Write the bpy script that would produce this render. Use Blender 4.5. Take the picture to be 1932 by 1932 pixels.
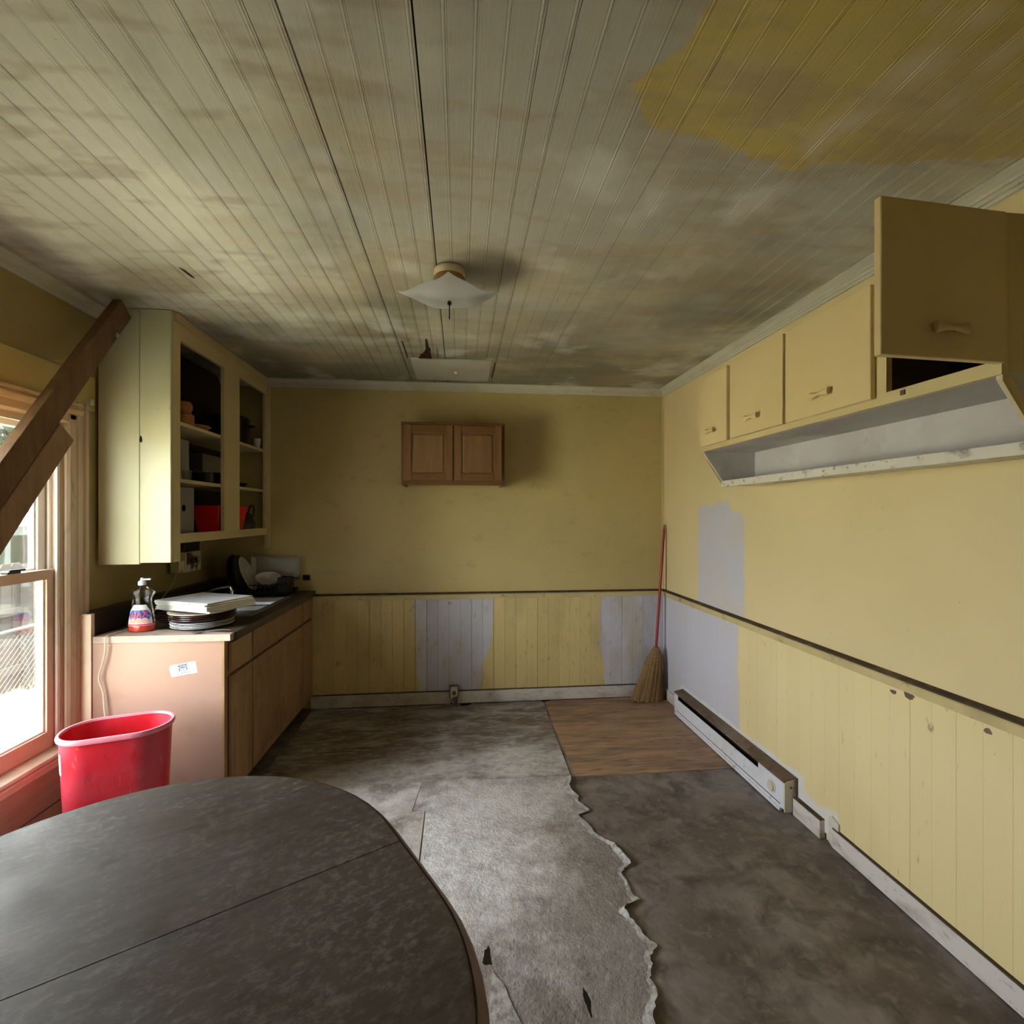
import bpy, bmesh, math, random
from mathutils import Vector, Matrix
R = random.Random(7)
rad = math.radians
for o in list(bpy.data.objects): bpy.data.objects.remove(o, do_unlink=True)
SC = bpy.context.scene
COL = SC.collection

# ------------------------------------------------------------------ camera
cam_d = bpy.data.cameras.new('camera'); cam = bpy.data.objects.new('camera', cam_d); COL.objects.link(cam)
cam_d.sensor_width = 36.0; cam_d.lens = 36.0*935/1932; cam_d.shift_y = 6/1932; cam_d.clip_start = 0.02; cam_d.clip_end = 300
cam.location = (0, 0, 1.438); cam.rotation_euler = (rad(90), 0, -math.atan(98/935))
SC.camera = cam
# ------------------------------------------------------------------ world, sun, exposure
SKY = 14.0; SUN = 60.0
wd = bpy.data.worlds.new('sky'); SC.world = wd; wd.use_nodes = True
bg = wd.node_tree.nodes['Background']; bg.inputs[0].default_value = (0.97, 0.98, 1.0, 1); bg.inputs[1].default_value = SKY
sd = bpy.data.lights.new('sun', 'SUN'); sun = bpy.data.objects.new('sun', sd); COL.objects.link(sun)
sd.energy = SUN; sd.angle = rad(3); sd.color = (1.0, 0.95, 0.86)
sun.rotation_euler = Vector((-0.14, 0.60, -0.80)).to_track_quat('-Z', 'Y').to_euler()
pd = bpy.data.lights.new('window_portal', 'AREA'); portal = bpy.data.objects.new('window_portal', pd); COL.objects.link(portal)
pd.shape = 'RECTANGLE'; pd.size = 1.5; pd.size_y = 1.0; pd.cycles.is_portal = True
portal.location = (-1.93, 1.885, 1.14); portal.rotation_euler = (0, rad(-90), 0)
SC.view_settings.view_transform = 'Standard'; SC.view_settings.look = 'None'
SC.view_settings.exposure = 1.28; SC.view_settings.gamma = 1.0; SC.view_settings.use_curve_mapping = False
SC.cycles.use_denoising = True
SC.cycles.max_bounces = 6; SC.cycles.diffuse_bounces = 4; SC.cycles.glossy_bounces = 3; SC.cycles.transparent_max_bounces = 10; SC.cycles.adaptive_threshold = .02
SC.cycles.caustics_reflective = False; SC.cycles.caustics_refractive = False
SC.cycles.sample_clamp_indirect = 12.0

# room planes
XL, XR, YB, YF, ZC = -1.74, 1.62, 3.82, -1.5, 2.44

# ------------------------------------------------------------------ materials
def lin(c):
    return tuple(((v/255)/12.92 if v/255 <= .04045 else ((v/255+.055)/1.055)**2.4) for v in c)
class MT:
    def __init__(s, name, rough=.6, spec=.3, metal=0):
        s.m = bpy.data.materials.new(name); s.m.use_nodes = True; s.nt = s.m.node_tree
        s.b = s.nt.nodes['Principled BSDF']; s.b.inputs['Roughness'].default_value = rough
        s.b.inputs['Specular IOR Level'].default_value = spec; s.b.inputs['Metallic'].default_value = metal
        s._p = None
    def n(s, t, **k):
        x = s.nt.nodes.new(t)
        for a, v in k.items(): setattr(x, a, v)
        return x
    def l(s, a, b): s.nt.links.new(a, b)
    def put(s, sock, v):
        if hasattr(v, 'is_linked') or isinstance(v, bpy.types.NodeSocket): s.l(v, sock)
        elif isinstance(v, (tuple, list)): sock.default_value = (*v[:3], 1) if len(sock.default_value) == 4 else v
        else: sock.default_value = v
    def pos(s):
        if not s._p: s._p = s.n('ShaderNodeNewGeometry').outputs['Position']
        return s._p
    def obj(s): return s.n('ShaderNodeTexCoord').outputs['Object']
    def xyz(s, v=None):
        x = s.n('ShaderNodeSeparateXYZ'); s.l(v or s.pos(), x.inputs[0]); return x.outputs
    def map(s, v, scale=(1, 1, 1), rot=(0, 0, 0), loc=(0, 0, 0)):
        x = s.n('ShaderNodeMapping'); s.l(v, x.inputs[0]); x.inputs[1].default_value = loc; x.inputs[2].default_value = rot; x.inputs[3].default_value = scale
        return x.outputs[0]
    def noise(s, v, scale=5, detail=4, rough=.55, dist=0):
        x = s.n('ShaderNodeTexNoise'); s.l(v, x.inputs['Vector']); x.inputs['Scale'].default_value = scale; x.inputs['Detail'].default_value = detail
        x.inputs['Roughness'].default_value = rough; x.inputs['Distortion'].default_value = dist; return x.outputs[0]
    def mr(s, v, lo, hi, a=0, b=1):
        x = s.n('ShaderNodeMapRange'); s.put(x.inputs[0], v); s.put(x.inputs[1], lo); s.put(x.inputs[2], hi); x.inputs[3].default_value = a; x.inputs[4].default_value = b
        return x.outputs[0]
    def ma(s, op, a, b=0.0):
        x = s.n('ShaderNodeMath', operation=op); s.put(x.inputs[0], a); s.put(x.inputs[1], b); return x.outputs[0]
    def mix(s, f, a, b, mode='MIX'):
        x = s.n('ShaderNodeMix', data_type='RGBA', blend_type=mode); s.put(x.inputs[0], f); s.put(x.inputs[6], a); s.put(x.inputs[7], b); return x.outputs[2]
    def curve(s, v, lo, hi, pts, vlo, vhi):
        """piecewise-linear function of a coordinate, as a colour ramp"""
        f = s.mr(v, lo, hi); x = s.n('ShaderNodeValToRGB'); s.l(f, x.inputs[0]); e = x.color_ramp.elements
        pts = sorted(pts)
        while len(e) < len(pts): e.new(.5)
        for k, (p, q) in enumerate(pts):
            e[k].position = min(1, max(0, (p-lo)/(hi-lo))); g = (q-vlo)/(vhi-vlo); e[k].color = (g, g, g, 1)
        return s.mr(x.outputs[0], 0, 1, vlo, vhi)
    def bump(s, h, strength=.3, dist=.01):
        x = s.n('ShaderNodeBump'); x.inputs['Strength'].default_value = strength; x.inputs['Distance'].default_value = dist; s.l(h, x.inputs['Height']); s.l(x.outputs[0], s.b.inputs['Normal'])
    def col(s, c): s.put(s.b.inputs['Base Color'], c); return s
    def rnd(s): return s.n('ShaderNodeObjectInfo').outputs['Random']

def paint(name, base, rough=.6, spec=.25, dirt=(), rnd=0.0, bump=None, patches=(), vec='pos', metal=0):
    """dirt: (scale, lo, hi, colour, amount, stretch); patches: f(mt) -> (fac, colour)"""
    t = MT(name, rough, spec, metal); c = base; P = t.pos() if vec == 'pos' else t.obj()
    for pf in patches:
        f, pc = pf(t); c = t.mix(f, c, pc)
    for k, (sc, lo, hi, dc, am, st) in enumerate(dirt):
        v = t.map(P, st, loc=(k*3.7, k*1.3, k*2.1)); nz = t.noise(v, sc, 3, .6)
        c = t.mix(t.ma('MULTIPLY', t.mr(nz, lo, hi), am), c, dc)
    if rnd:
        g = t.mr(t.rnd(), 0, 1, 1-rnd, 1+rnd*.4); x = t.n('ShaderNodeCombineColor')
        for k in range(3): t.l(g, x.inputs[k])
        c = t.mix(1.0, c, x.outputs[0], 'MULTIPLY')
    t.col(c)
    if bump: t.bump(t.noise(t.map(P, bump[2] if len(bump) > 2 else (1, 1, 1)), bump[0], 2, .6), bump[1], .01)
    return t.m

YEL = (.53, .425, .19); PRIM = (.56, .555, .62); GRIME = (.10, .075, .045); OLV = (.42, .35, .13)
ONE = (1, 1, 1)
def wob(t, a, sc=9): return t.mr(t.noise(t.pos(), sc, 3, .65), .25, .75, -a, a)
def band(t, ax, lo_pts, hi_pts, along, rng, vr, soft=.006, amp=.02):
    """mask between two boundaries, each piecewise linear along another axis"""
    o = t.xyz(); v = t.ma('ADD', o[ax], wob(t, amp))
    lo = t.curve(o[along], rng[0], rng[1], lo_pts, *vr); hi = t.curve(o[along], rng[0], rng[1], hi_pts, *vr)
    a = t.mr(t.ma('SUBTRACT', v, lo), -soft, soft); b = t.mr(t.ma('SUBTRACT', hi, v), -soft, soft)
    return t.ma('MULTIPLY', a, b)
def p_back1(t): return band(t, 0, [(0, -.305), (.83, -.352)], [(0, .15), (.25, .16), (.45, .235), (.83, .275)], 2, (0, 1), (-2, 2)), PRIM
def p_back2(t): return band(t, 0, [(0, 1.16), (.4, 1.10), (.83, 1.10)], [(0, 1.9), (.83, 1.9)], 2, (0, 1), (-2, 2)), PRIM
def p_right_w(t): return band(t, 1, [(0, 2.72), (.83, 2.735)], [(0, 4), (1, 4)], 2, (0, 1), (-1, 5)), PRIM
def p_right_u(t):
    o = t.xyz(); top = t.curve(o[1], 2.5, 3.5, [(2.5, 1.43), (2.70, 1.445), (2.80, 1.46), (2.86, 1.52), (3.15, 1.50), (3.30, 1.47)], 1, 2)
    f = t.mr(t.ma('SUBTRACT', top, t.ma('ADD', o[2], wob(t, .02, 14))), -.012, .012)
    return t.ma('MULTIPLY', f, band(t, 1, [(0, 2.68), (2, 2.69)], [(0, 3.24), (2, 3.24)], 2, (0, 2), (-1, 5), .012, .012)), PRIM
def p_heat(t):
    o = t.xyz(); f = t.mr(t.ma('ADD', o[2], wob(t, .02)), .205, .19)
    a = t.mr(o[1], 1.96, 1.97); b = t.mr(o[1], 3.5, 3.49)
    f2 = t.mr(t.ma('ADD', o[2], wob(t, .03)), .15, .13)
    return t.ma('MULTIPLY', t.ma('MULTIPLY', t.ma('MAXIMUM', t.ma('MULTIPLY', f, t.mr(o[1], 2.16, 2.2)), f2), a), b), (.70, .69, .68)
def p_dim_mid(t):  # painted shade around the lamp, deepening the stained middle of the ceiling
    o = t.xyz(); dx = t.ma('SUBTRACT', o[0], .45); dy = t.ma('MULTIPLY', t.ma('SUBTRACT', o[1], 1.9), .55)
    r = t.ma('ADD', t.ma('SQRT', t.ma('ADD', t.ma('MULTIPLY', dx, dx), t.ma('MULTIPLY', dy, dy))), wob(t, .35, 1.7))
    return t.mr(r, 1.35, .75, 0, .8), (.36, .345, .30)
def p_dim_back(t):  # light falloff painted into the far ceiling, with patchy ochre-stain edges
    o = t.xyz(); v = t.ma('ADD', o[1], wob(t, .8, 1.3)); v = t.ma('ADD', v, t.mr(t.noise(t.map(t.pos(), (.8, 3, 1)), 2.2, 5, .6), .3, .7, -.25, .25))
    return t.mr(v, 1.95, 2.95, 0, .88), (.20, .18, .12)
def p_ceil(t):
    o = t.xyz(); pts = [(.30, -1), (.385, .2), (.392, 1.135), (.43, 1.15), (.462, 1.21), (.54, 1.25), (.67, 1.253), (.71, 1.287), (.85, 1.313), (.98, 1.353), (1.03, 1.305), (1.17, 1.296), (1.46, 1.25), (1.62, 1.22)]
    yb = t.curve(o[0], .3, 1.62, pts, -1, 2); f = t.mr(t.ma('SUBTRACT', yb, t.ma('ADD', o[1], wob(t, .03, 16))), -.008, .008)
    e = t.curve(o[1], .6, 1.4, [(.6, .50), (.92, .487), (1.02, .475), (1.06, .44), (1.12, .40), (1.16, .38), (1.4, .38)], 0, 1)
    g = t.mr(t.ma('SUBTRACT', t.ma('ADD', o[0], wob(t, .012, 16)), e), -.006, .006)
    return t.ma('MULTIPLY', f, g), (.56, .445, .135)

M = {}
M['wall_up_back'] = paint('yellow_wall_back', YEL, .55, .25, [(1.1, .45, .75, (.40, .335, .15), .55, ONE), (6, .6, .78, GRIME, .22, (1, 1, 1.6)), (30, .70, .80, GRIME, .5, (1, 1, .6))], bump=(60, .06))
M['wall_up_right'] = paint('yellow_wall_right', (.71, .585, .325), .5, .3, [(1.3, .45, .75, (.63, .52, .28), .5, ONE), (26, .72, .80, GRIME, .5, ONE)], patches=[p_right_u], bump=(50, .05))
M['frieze'] = paint('frieze_yellow', (.52, .40, .15), .55, .25, [(3, .45, .75, OLV, .6, ONE)], bump=(60, .06))
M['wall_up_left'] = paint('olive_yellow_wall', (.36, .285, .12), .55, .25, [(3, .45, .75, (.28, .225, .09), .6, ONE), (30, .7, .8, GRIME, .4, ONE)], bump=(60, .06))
M['wall_front'] = paint('cream_wall_front', (.74, .68, .52), .5, .3, [(2, .45, .75, (.62, .56, .42), .5, ONE)])
M['wains_back'] = paint('wainscot_paint_back', (.64, .505, .235), .55, .25, [(4, .5, .7, (.40, .33, .17), .6, (1, 1, .5)), (26, .66, .76, GRIME, .6, (1, 1, .35)), (70, .62, .76, GRIME, .5, (1, 1, .25))], rnd=.09, patches=[p_back1, p_back2], bump=(90, .08, (1, 1, .15)))
M['wains_right'] = paint('wainscot_paint_right', (.76, .63, .335), .5, .3, [(3, .5, .8, (.66, .51, .26), .5, (1, 1, .4)), (16, .68, .76, GRIME, .7, (1, 1, .5)), (60, .68, .78, GRIME, .5, (1, 1, .2))], rnd=.025, patches=[p_right_w, p_heat], bump=(90, .06, (1, 1, .15)))
M['ceiling'] = paint('ceiling_paint', (.76, .74, .64), .6, .2, [(1.3, .50, .66, (.50, .435, .29), .6, (1, 1.8, 1)), (3.2, .52, .62, (.36, .29, .20), .45, (.8, 2.2, 1)), (2.1, .56, .66, (.74, .73, .72), .5, ONE), (9, .66, .80, (.20, .17, .11), .35, (3, .5, 1)), (60, .72, .8, (.15, .12, .08), .5, ONE)], rnd=.05, patches=[p_dim_mid, p_dim_back, p_ceil], bump=(70, .08, (2, .3, 1)))
M['trim_white'] = paint('trim_paint_grey_white', (.60, .575, .50), .5, .3, [(6, .5, .75, (.36, .31, .20), .5, (1, 1, 3)), (25, .68, .78, GRIME, .6, ONE)], bump=(60, .05))
M['trim_cornice'] = paint('cornice_paint', (.56, .54, .46), .5, .3, [(5, .5, .75, (.40, .34, .18), .5, ONE), (25, .68, .78, GRIME, .6, ONE)])
M['base_white'] = paint('baseboard_paint', (.62, .575, .54), .5, .3, [(5, .46, .66, (.34, .26, .19), .7, (1, 1, 2)), (30, .60, .76, GRIME, .6, (1, 1, 1.5))])
M['rail'] = paint('chair_rail_paint', (.58, .48, .24), .55, .25, [(4, .45, .7, (.33, .25, .13), .5, ONE), (18, .6, .74, GRIME, .6, ONE)])
M['rail_top'] = paint('chair_rail_grime', (.085, .060, .035), .8, .1, [(15, .5, .7, (.20, .16, .09), .6, ONE)])
M['cab_yellow'] = paint('cabinet_yellow_paint', (.62, .51, .27), .42, .35, [(2, .5, .75, (.55, .46, .20), .5, ONE), (30, .72, .8, GRIME, .5, ONE)], bump=(120, .03))
M['door_yellow'] = paint('door_yellow_enamel', (.70, .555, .30), .38, .4, [(2, .45, .75, (.62, .49, .21), .5, ONE), (60, .74, .8, GRIME, .5, ONE)], bump=(150, .03))
M['cab_side'] = paint('cabinet_cream_paint', (.55, .54, .365), .45, .35, [(2, .45, .75, (.48, .45, .23), .6, ONE), (28, .72, .8, GRIME, .6, ONE)], bump=(90, .04))
M['nook_white'] = paint('nook_grey_white_paint', (.58, .55, .55), .5, .3, [(2.5, .45, .72, (.42, .37, .33), .6, ONE), (7, .55, .7, (.64, .68, .62), .5, ONE), (18, .66, .76, (.30, .25, .2), .5, ONE)])
M['ledge'] = paint('ledge_chipped_white', (.66, .63, .55), .5, .3, [(9, .58, .68, (.16, .10, .06), .8, (1, 1, 2)), (30, .6, .72, (.12, .08, .05), .7, ONE)])
M['dark_void'] = paint('dark_void', (.012, .009, .006), .9, .05)
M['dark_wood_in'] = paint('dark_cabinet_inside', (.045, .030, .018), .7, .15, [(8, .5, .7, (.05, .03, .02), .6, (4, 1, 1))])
def wood(name, a, b, scale=8, st=(1, 1, 8), rough=.5, dirt=(), vec='obj', bumpk=.08, spec=.3, rnd=.08):
    t = MT(name, rough, spec); P = t.obj() if vec == 'obj' else t.pos()
    v = t.map(P, st); nz = t.noise(v, scale, 4, .62, .6); c = t.mix(t.mr(nz, .3, .7), a, b)
    nz2 = t.noise(t.map(P, tuple(q*3 for q in st)), scale*2.2, 4, .6); c = t.mix(t.ma('MULTIPLY', t.mr(nz2, .55, .75), .45), c, tuple(q*.5 for q in b))
    for k, (sc, lo, hi, dc, am, ds) in enumerate(dirt):
        c = t.mix(t.ma('MULTIPLY', t.mr(t.noise(t.map(P, ds, loc=(k*2.1, 1, k)), sc, 5, .62), lo, hi), am), c, dc)
    if rnd:
        g = t.mr(t.rnd(), 0, 1, 1-rnd, 1+rnd); x = t.n('ShaderNodeCombineColor')
        for k in range(3): t.l(g, x.inputs[k])
        c = t.mix(1.0, c, x.outputs[0], 'MULTIPLY')
    t.col(c); t.bump(nz, bumpk, .01); return t.m
M['oak_v'] = wood('honey_oak_vertical_grain', (.20, .105, .043), (.145, .07, .026), 7, (7, 7, .8), .45)
M['oak_h'] = wood('honey_oak_horizontal_grain', (.17, .083, .031), (.12, .054, .019), 7, (.8, 7, 7), .45)
M['oak_pan'] = wood('honey_oak_panel', (.215, .122, .052), (.17, .09, .036), 6, (6, 6, .7), .45)
M['base_oak'] = wood('dingy_base_cabinet_oak', (.36, .22, .11), (.27, .15, .07), 7, (7, 7, .8), .5, [(5, .5, .75, (.10, .06, .03), .5, ONE)])
M['end_panel'] = paint('salmon_end_panel', (.315, .200, .150), .42, .35, [(3, .5, .75, (.34, .195, .145), .5, ONE), (90, .7, .8, (.3, .17, .13), .4, ONE), (3.5, .56, .72, (.25, .12, .075), .5, (1, 1, 1.4))])
M['wood_brace'] = wood('weathered_brace_lumber', (.21, .118, .052), (.13, .066, .028), 5, (6, 6, .7), .65, [(6, .55, .7, (.07, .035, .015), .7, (1, 1, .5))])
M['wood_brace_light'] = wood('newer_brace_lumber', (.36, .215, .115), (.28, .155, .078), 5, (6, 6, .7), .6, [(8, .6, .75, (.2, .1, .05), .5, ONE)])
M['win_paint'] = paint('window_trim_tan_paint', (.50, .41, .31), .5, .3, [(5, .45, .7, (.40, .30, .20), .6, (1, 1, .4)), (20, .6, .75, (.22, .14, .09), .5, (1, 1, .3))])
M['win_head'] = paint('window_head_bare_wood', (.58, .43, .27), .55, .25, [(5, .45, .7, (.42, .24, .10), .7, (1, .5, 2))])
M['win_sash'] = paint('sash_white', (.70, .66, .60), .45, .3, [(8, .5, .75, (.5, .42, .34), .4, ONE)])
M['win_sash_in'] = paint('sash_inner_tan', (.58, .44, .34), .45, .3, [(8, .5, .75, (.45, .32, .22), .4, ONE)])
M['apron'] = wood('apron_wood', (.42, .33, .25), (.33, .245, .18), 5, (6, .7, 6), .5, [(4, .5, .75, (.3, .15, .08), .5, ONE)])
M['stool'] = paint('stool_cream', (.72, .60, .46), .4, .35, [(6, .5, .75, (.5, .36, .24), .5, ONE)])

def simple(name, c, rough=.5, spec=.4, metal=0, dirt=()):
    return paint(name, c, rough, spec, dirt, metal=metal, vec='obj')
M['glass'] = (lambda t: t)(MT('window_glass'))
def glassy(key, name, tint, gloss, rough=.03):
    t = MT(name); nt = t.nt; nt.nodes.remove(t.b); o = nt.nodes['Material Output']
    tr = t.n('ShaderNodeBsdfTransparent'); tr.inputs[0].default_value = (*tint, 1); gl = t.n('ShaderNodeBsdfGlossy'); gl.inputs['Roughness'].default_value = rough
    fr = t.n('ShaderNodeFresnel'); fr.inputs[0].default_value = 1.3; mx = t.n('ShaderNodeMixShader')
    f = t.ma('ADD', t.ma('MULTIPLY', fr.outputs[0], .6), gloss); t.l(f, mx.inputs[0]); t.l(tr.outputs[0], mx.inputs[1]); t.l(gl.outputs[0], mx.inputs[2]); t.l(mx.outputs[0], o.inputs[0])
    M[key] = t.m
glassy('glass', 'window_pane_glass', (.95, .97, .96), .01)
glassy('clear', 'clear_plastic', (.90, .92, .91), .015, .15)
# floor
def floor_mat(name, base, dirt, rough, bumpsc, bstr, st=ONE, lines=None, worn=()):
    t = MT(name, rough, .35); c = base; P = t.pos()
    for k, (sc, lo, hi, dc, am, ds) in enumerate(dirt):
        nz = t.noise(t.map(P, ds, loc=(k*5.3+1, k*2.7, 0)), sc, 5, .66, .4); c = t.mix(t.ma('MULTIPLY', t.mr(nz, lo, hi), am), c, dc)
    for (wx_, wy_, rx_, ry_, wc, am) in worn:
        o = t.xyz(); a = t.ma('DIVIDE', t.ma('SUBTRACT', o[0], wx_), rx_); b = t.ma('DIVIDE', t.ma('SUBTRACT', o[1], wy_), ry_)
        r = t.ma('SQRT', t.ma('ADD', t.ma('MULTIPLY', a, a), t.ma('MULTIPLY', b, b))); r = t.ma('ADD', r, t.mr(t.noise(P, 5, 5, .7), .25, .75, -.55, .55))
        c = t.mix(t.ma('MULTIPLY', t.mr(r, 1.15, .45), t.mr(t.noise(t.map(P, loc=(9, 2, 0)), 22, 4, .7), .32, .6, .35*am, am)), c, wc)
    if lines:
        o = t.xyz()
        for ax, per, off in lines:
            m = t.ma('ABSOLUTE', t.ma('SUBTRACT', t.ma('FRACT', t.ma('DIVIDE', t.ma('ADD', o[ax], off), per)), .5))
            f = t.ma('MULTIPLY', t.mr(m, .008/per*.5, 0), t.mr(t.noise(P, 7), .4, .7, 0, .45)); c = t.mix(f, c, tuple(q*2.2 for q in base))
    t.col(c); nz = t.noise(t.map(P, st), bumpsc, 3, .65); t.bump(nz, bstr, .01)
    rr = t.mr(t.noise(P, 6, 4), .3, .7, rough-.12, rough+.15); t.l(rr, t.b.inputs['Roughness']); return t.m
M['lino'] = floor_mat('dark_old_linoleum', (.125, .098, .085), [(2.2, .42, .62, (.26, .225, .21), .8, ONE), (6, .48, .66, (.055, .038, .03), .75, ONE), (18, .52, .7, (.30, .26, .24), .5, ONE), (3, .6, .72, (.17, .115, .065), .5, ONE), (70, .66, .76, (.03, .02, .015), .6, ONE)], .5, 40, .15, lines=[(0, .305, .1), (1, .305, .05)])
M['sheet'] = floor_mat('worn_grey_sheet_flooring', (.25, .213, .198), [(2.5, .45, .66, (.34, .31, .30), .7, ONE), (5, .48, .66, (.165, .137, .125), .75, ONE), (34, .5, .68, (.42, .40, .395), .5, ONE), (90, .58, .7, (.11, .09, .08), .6, ONE)], .42, 75, .6, worn=[(.02, 2.15, .42, .62, (.68, .66, .67), .95), (.30, 2.5, .40, .28, (.60, .58, .58), .8)])
M['sheet_left'] = floor_mat('worn_pale_panel_flooring', (.34, .295, .275), [(3.5, .42, .6, (.60, .58, .585), .85, ONE), (7, .48, .64, (.18, .145, .13), .75, ONE), (30, .5, .68, (.60, .585, .59), .45, ONE)], .45, 45, .4)
M['panel_a'] = floor_mat('dark_subfloor_panel', (.17, .125, .10), [(2.6, .46, .62, (.40, .365, .35), .85, (1, 2.2, 1)), (6, .5, .66, (.07, .048, .037), .75, (.5, 2, 1)), (16, .52, .66, (.56, .535, .525), .6, (.6, 2.5, 1))], .5, 40, .2, (.4, 3, 1), worn=[(.35, 2.86, .42, .24, (.60, .575, .57), .85), (-.45, 2.75, .5, .2, (.50, .475, .465), .7)])
M['plywood'] = floor_mat('orange_brown_plywood', (.38, .235, .145), [(3, .42, .62, (.17, .112, .078), .8, (.35, 2, 1)), (9, .48, .64, (.46, .29, .17), .7, (.3, 2.4, 1)), (20, .52, .66, (.09, .06, .042), .7, (.3, 2.4, 1))], .55, 30, .2, (.3, 3, 1))
M['torn'] = floor_mat('torn_whitish_backing', (.40, .375, .36), [(26, .42, .6, (.20, .175, .16), .9, ONE), (60, .5, .7, (.50, .49, .48), .6, ONE)], .8, 60, .4)
M['gap'] = paint('gap_grime', (.02, .014, .01), .9, .05)
M['metal_strip'] = simple('metal_strip', (.62, .58, .53), .4, .5, .4)
# misc
M['red_bin'] = None
def bin_mat():
    t = MT('faded_red_plastic', .38, .45); P = t.obj(); c = (.52, .014, .026)
    c = t.mix(t.ma('MULTIPLY', t.mr(t.noise(P, 5, 5), .45, .7), .4), c, (.55, .12, .18)); c = t.mix(t.ma('MULTIPLY', t.mr(t.noise(t.map(P, (1, 1, .5)), 34, 5, .7), .58, .7), .55), c, (.22, .01, .02))
    c = t.mix(t.ma('MULTIPLY', t.mr(t.noise(t.map(P, (1, 1, .35)), 13, 4, .6, 2), .66, .74), .5), c, (.75, .42, .48)); t.col(c); M['red_bin'] = t.m
bin_mat()
M['pink_rim'] = simple('rubbed_pink_rim', (.72, .22, .28), .4)
M['white_label'] = simple('white_label', (.85, .87, .90), .5)
M['tabletop'] = None
def table_mat():
    t = MT('dusty_dark_tabletop', .42, .4); P = t.obj()
    v = t.map(P, (1.0, 9, 1)); nz = t.noise(v, 5, 7, .65, .4); c = t.mix(t.mr(nz, .3, .7), (.105, .078, .064), (.056, .040, .032))
    c = t.mix(t.ma('MULTIPLY', t.mr(t.noise(t.map(P, (2, 7, 1)), 5, 5, .6), .60, .72), .7), c, (.035, .025, .02))
    c = t.mix(t.ma('MULTIPLY', t.mr(t.noise(P, 1.6, 4), .42, .68), .55), c, (.155, .126, .112))
    d = t.noise(t.map(P, (3, 9, 1), loc=(4, 2, 0)), 5, 6, .68); o = t.xyz(P)
    c = t.mix(t.ma('MULTIPLY', t.mr(d, .56, .66), t.mr(t.noise(P, 2.2, 3), .45, .62, 0, .8)), c, (.30, .285, .28)); t.col(c)
    f = t.ma('MULTIPLY', t.mr(t.noise(t.map(P, (2, 3, 1), loc=(1, 7, 0)), 26, 6, .7), .48, .66), t.mr(t.noise(t.map(P, loc=(3, 3, 0)), 3.2, 4), .4, .62, .1, .7)); c = t.mix(f, c, (.27, .245, .235)); t.col(c)
    t.l(t.mr(t.noise(P, 9, 5), .3, .7, .34, .56), t.b.inputs['Roughness']); t.bump(nz, .05, .01); M['tabletop'] = t.m
table_mat()
M['table_edge'] = wood('table_edge_brown', (.17, .085, .045), (.11, .052, .026), 5, (2, 2, 6), .4)
M['seam'] = paint('table_seam', (.02, .014, .010), .8, .1)
M['straw'] = wood('broom_straw', (.36, .22, .09), (.22, .125, .048), 14, (9, 9, .6), .7, rnd=.2)
M['red_paint'] = simple('red_handle_paint', (.30, .010, .012), .35, .5)
M['wood_tip'] = simple('handle_wood_tip', (.22, .12, .05), .6)
M['stitch'] = simple('broom_stitching', (.20, .10, .03), .7)
M['heater_white'] = paint('heater_enamel', (.68, .68, .74), .4, .4, [(6, .5, .75, (.5, .46, .44), .5, ONE), (22, .62, .74, (.22, .14, .09), .6, ONE)])
M['heater_cream'] = paint('heater_end_cream', (.60, .55, .42), .4, .4, [(14, .55, .74, (.3, .2, .12), .6, ONE)])
M['rust'] = paint('rusty_brown_metal', (.13, .085, .055), .6, .35, [(7, .45, .7, (.26, .20, .155), .7, (1, .4, 1)), (22, .5, .7, (.06, .035, .02), .7, ONE)])
M['counter'] = paint('dark_worn_laminate', (.075, .052, .034), .45, .35, [(9, .5, .7, (.16, .115, .075), .6, ONE), (30, .55, .7, (.03, .02, .014), .7, ONE)])
M['counter_edge'] = paint('bare_particle_board_edge', (.40, .315, .265), .6, .25, [(12, .5, .7, (.28, .21, .165), .6, ONE), (40, .6, .72, (.50, .45, .41), .5, ONE)])
M['splash'] = paint('black_backsplash', (.028, .020, .015), .35, .4, [(8, .5, .7, (.06, .04, .025), .6, ONE)])
M['steel'] = paint('stainless_steel', (.52, .55, .58), .28, .5, [(10, .5, .75, (.35, .36, .36), .5, ONE)], metal=.9)
M['chrome'] = simple('chrome', (.75, .77, .78), .15, .5, 1)
M['plate_white'] = simple('white_plate_glaze', (.60, .60, .62), .2, .5)
M['plate_dusty'] = simple('dusty_white_plate', (.52, .50, .46), .35, .4, 0, [(6, .45, .7, (.34, .30, .25), .6, ONE)])
M['plate_brown'] = simple('dark_brown_plate_glaze', (.055, .022, .018), .2, .5)
M['plate_cream'] = simple('cream_plate_glaze', (.62, .55, .44), .3, .45)
M['board_white'] = simple('white_board', (.78, .76, .68), .45, .4, 0, [(5, .5, .75, (.55, .56, .58), .6, ONE)])
M['board_top'] = simple('dusty_blue_white_board', (.60, .62, .66), .45, .4, 0, [(8, .45, .7, (.42, .43, .45), .7, ONE)])
M['board_brown'] = simple('brown_backed_board', (.17, .095, .05), .6)
M['black'] = simple('black_plastic', (.012, .011, .010), .4, .4)
M['pot'] = simple('black_enamel', (.010, .009, .009), .25, .5)
M['cream_plastic'] = simple('yellowed_plastic', (.66, .60, .42), .4, .4, 0, [(20, .55, .7, (.2, .1, .05), .7, ONE)])
M['rusty_plate'] = simple('rust_stained_box', (.58, .52, .38), .5, .3, 0, [(14, .47, .57, (.08, .04, .02), .95, ONE)])
M['cord'] = simple('ivory_cord', (.52, .47, .38), .45, .4)
M['red_plastic'] = simple('red_plastic_tub', (.62, .012, .016), .35, .45)
M['grey_box'] = simple('grey_white_carton', (.26, .235, .21), .6, .2)
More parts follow.
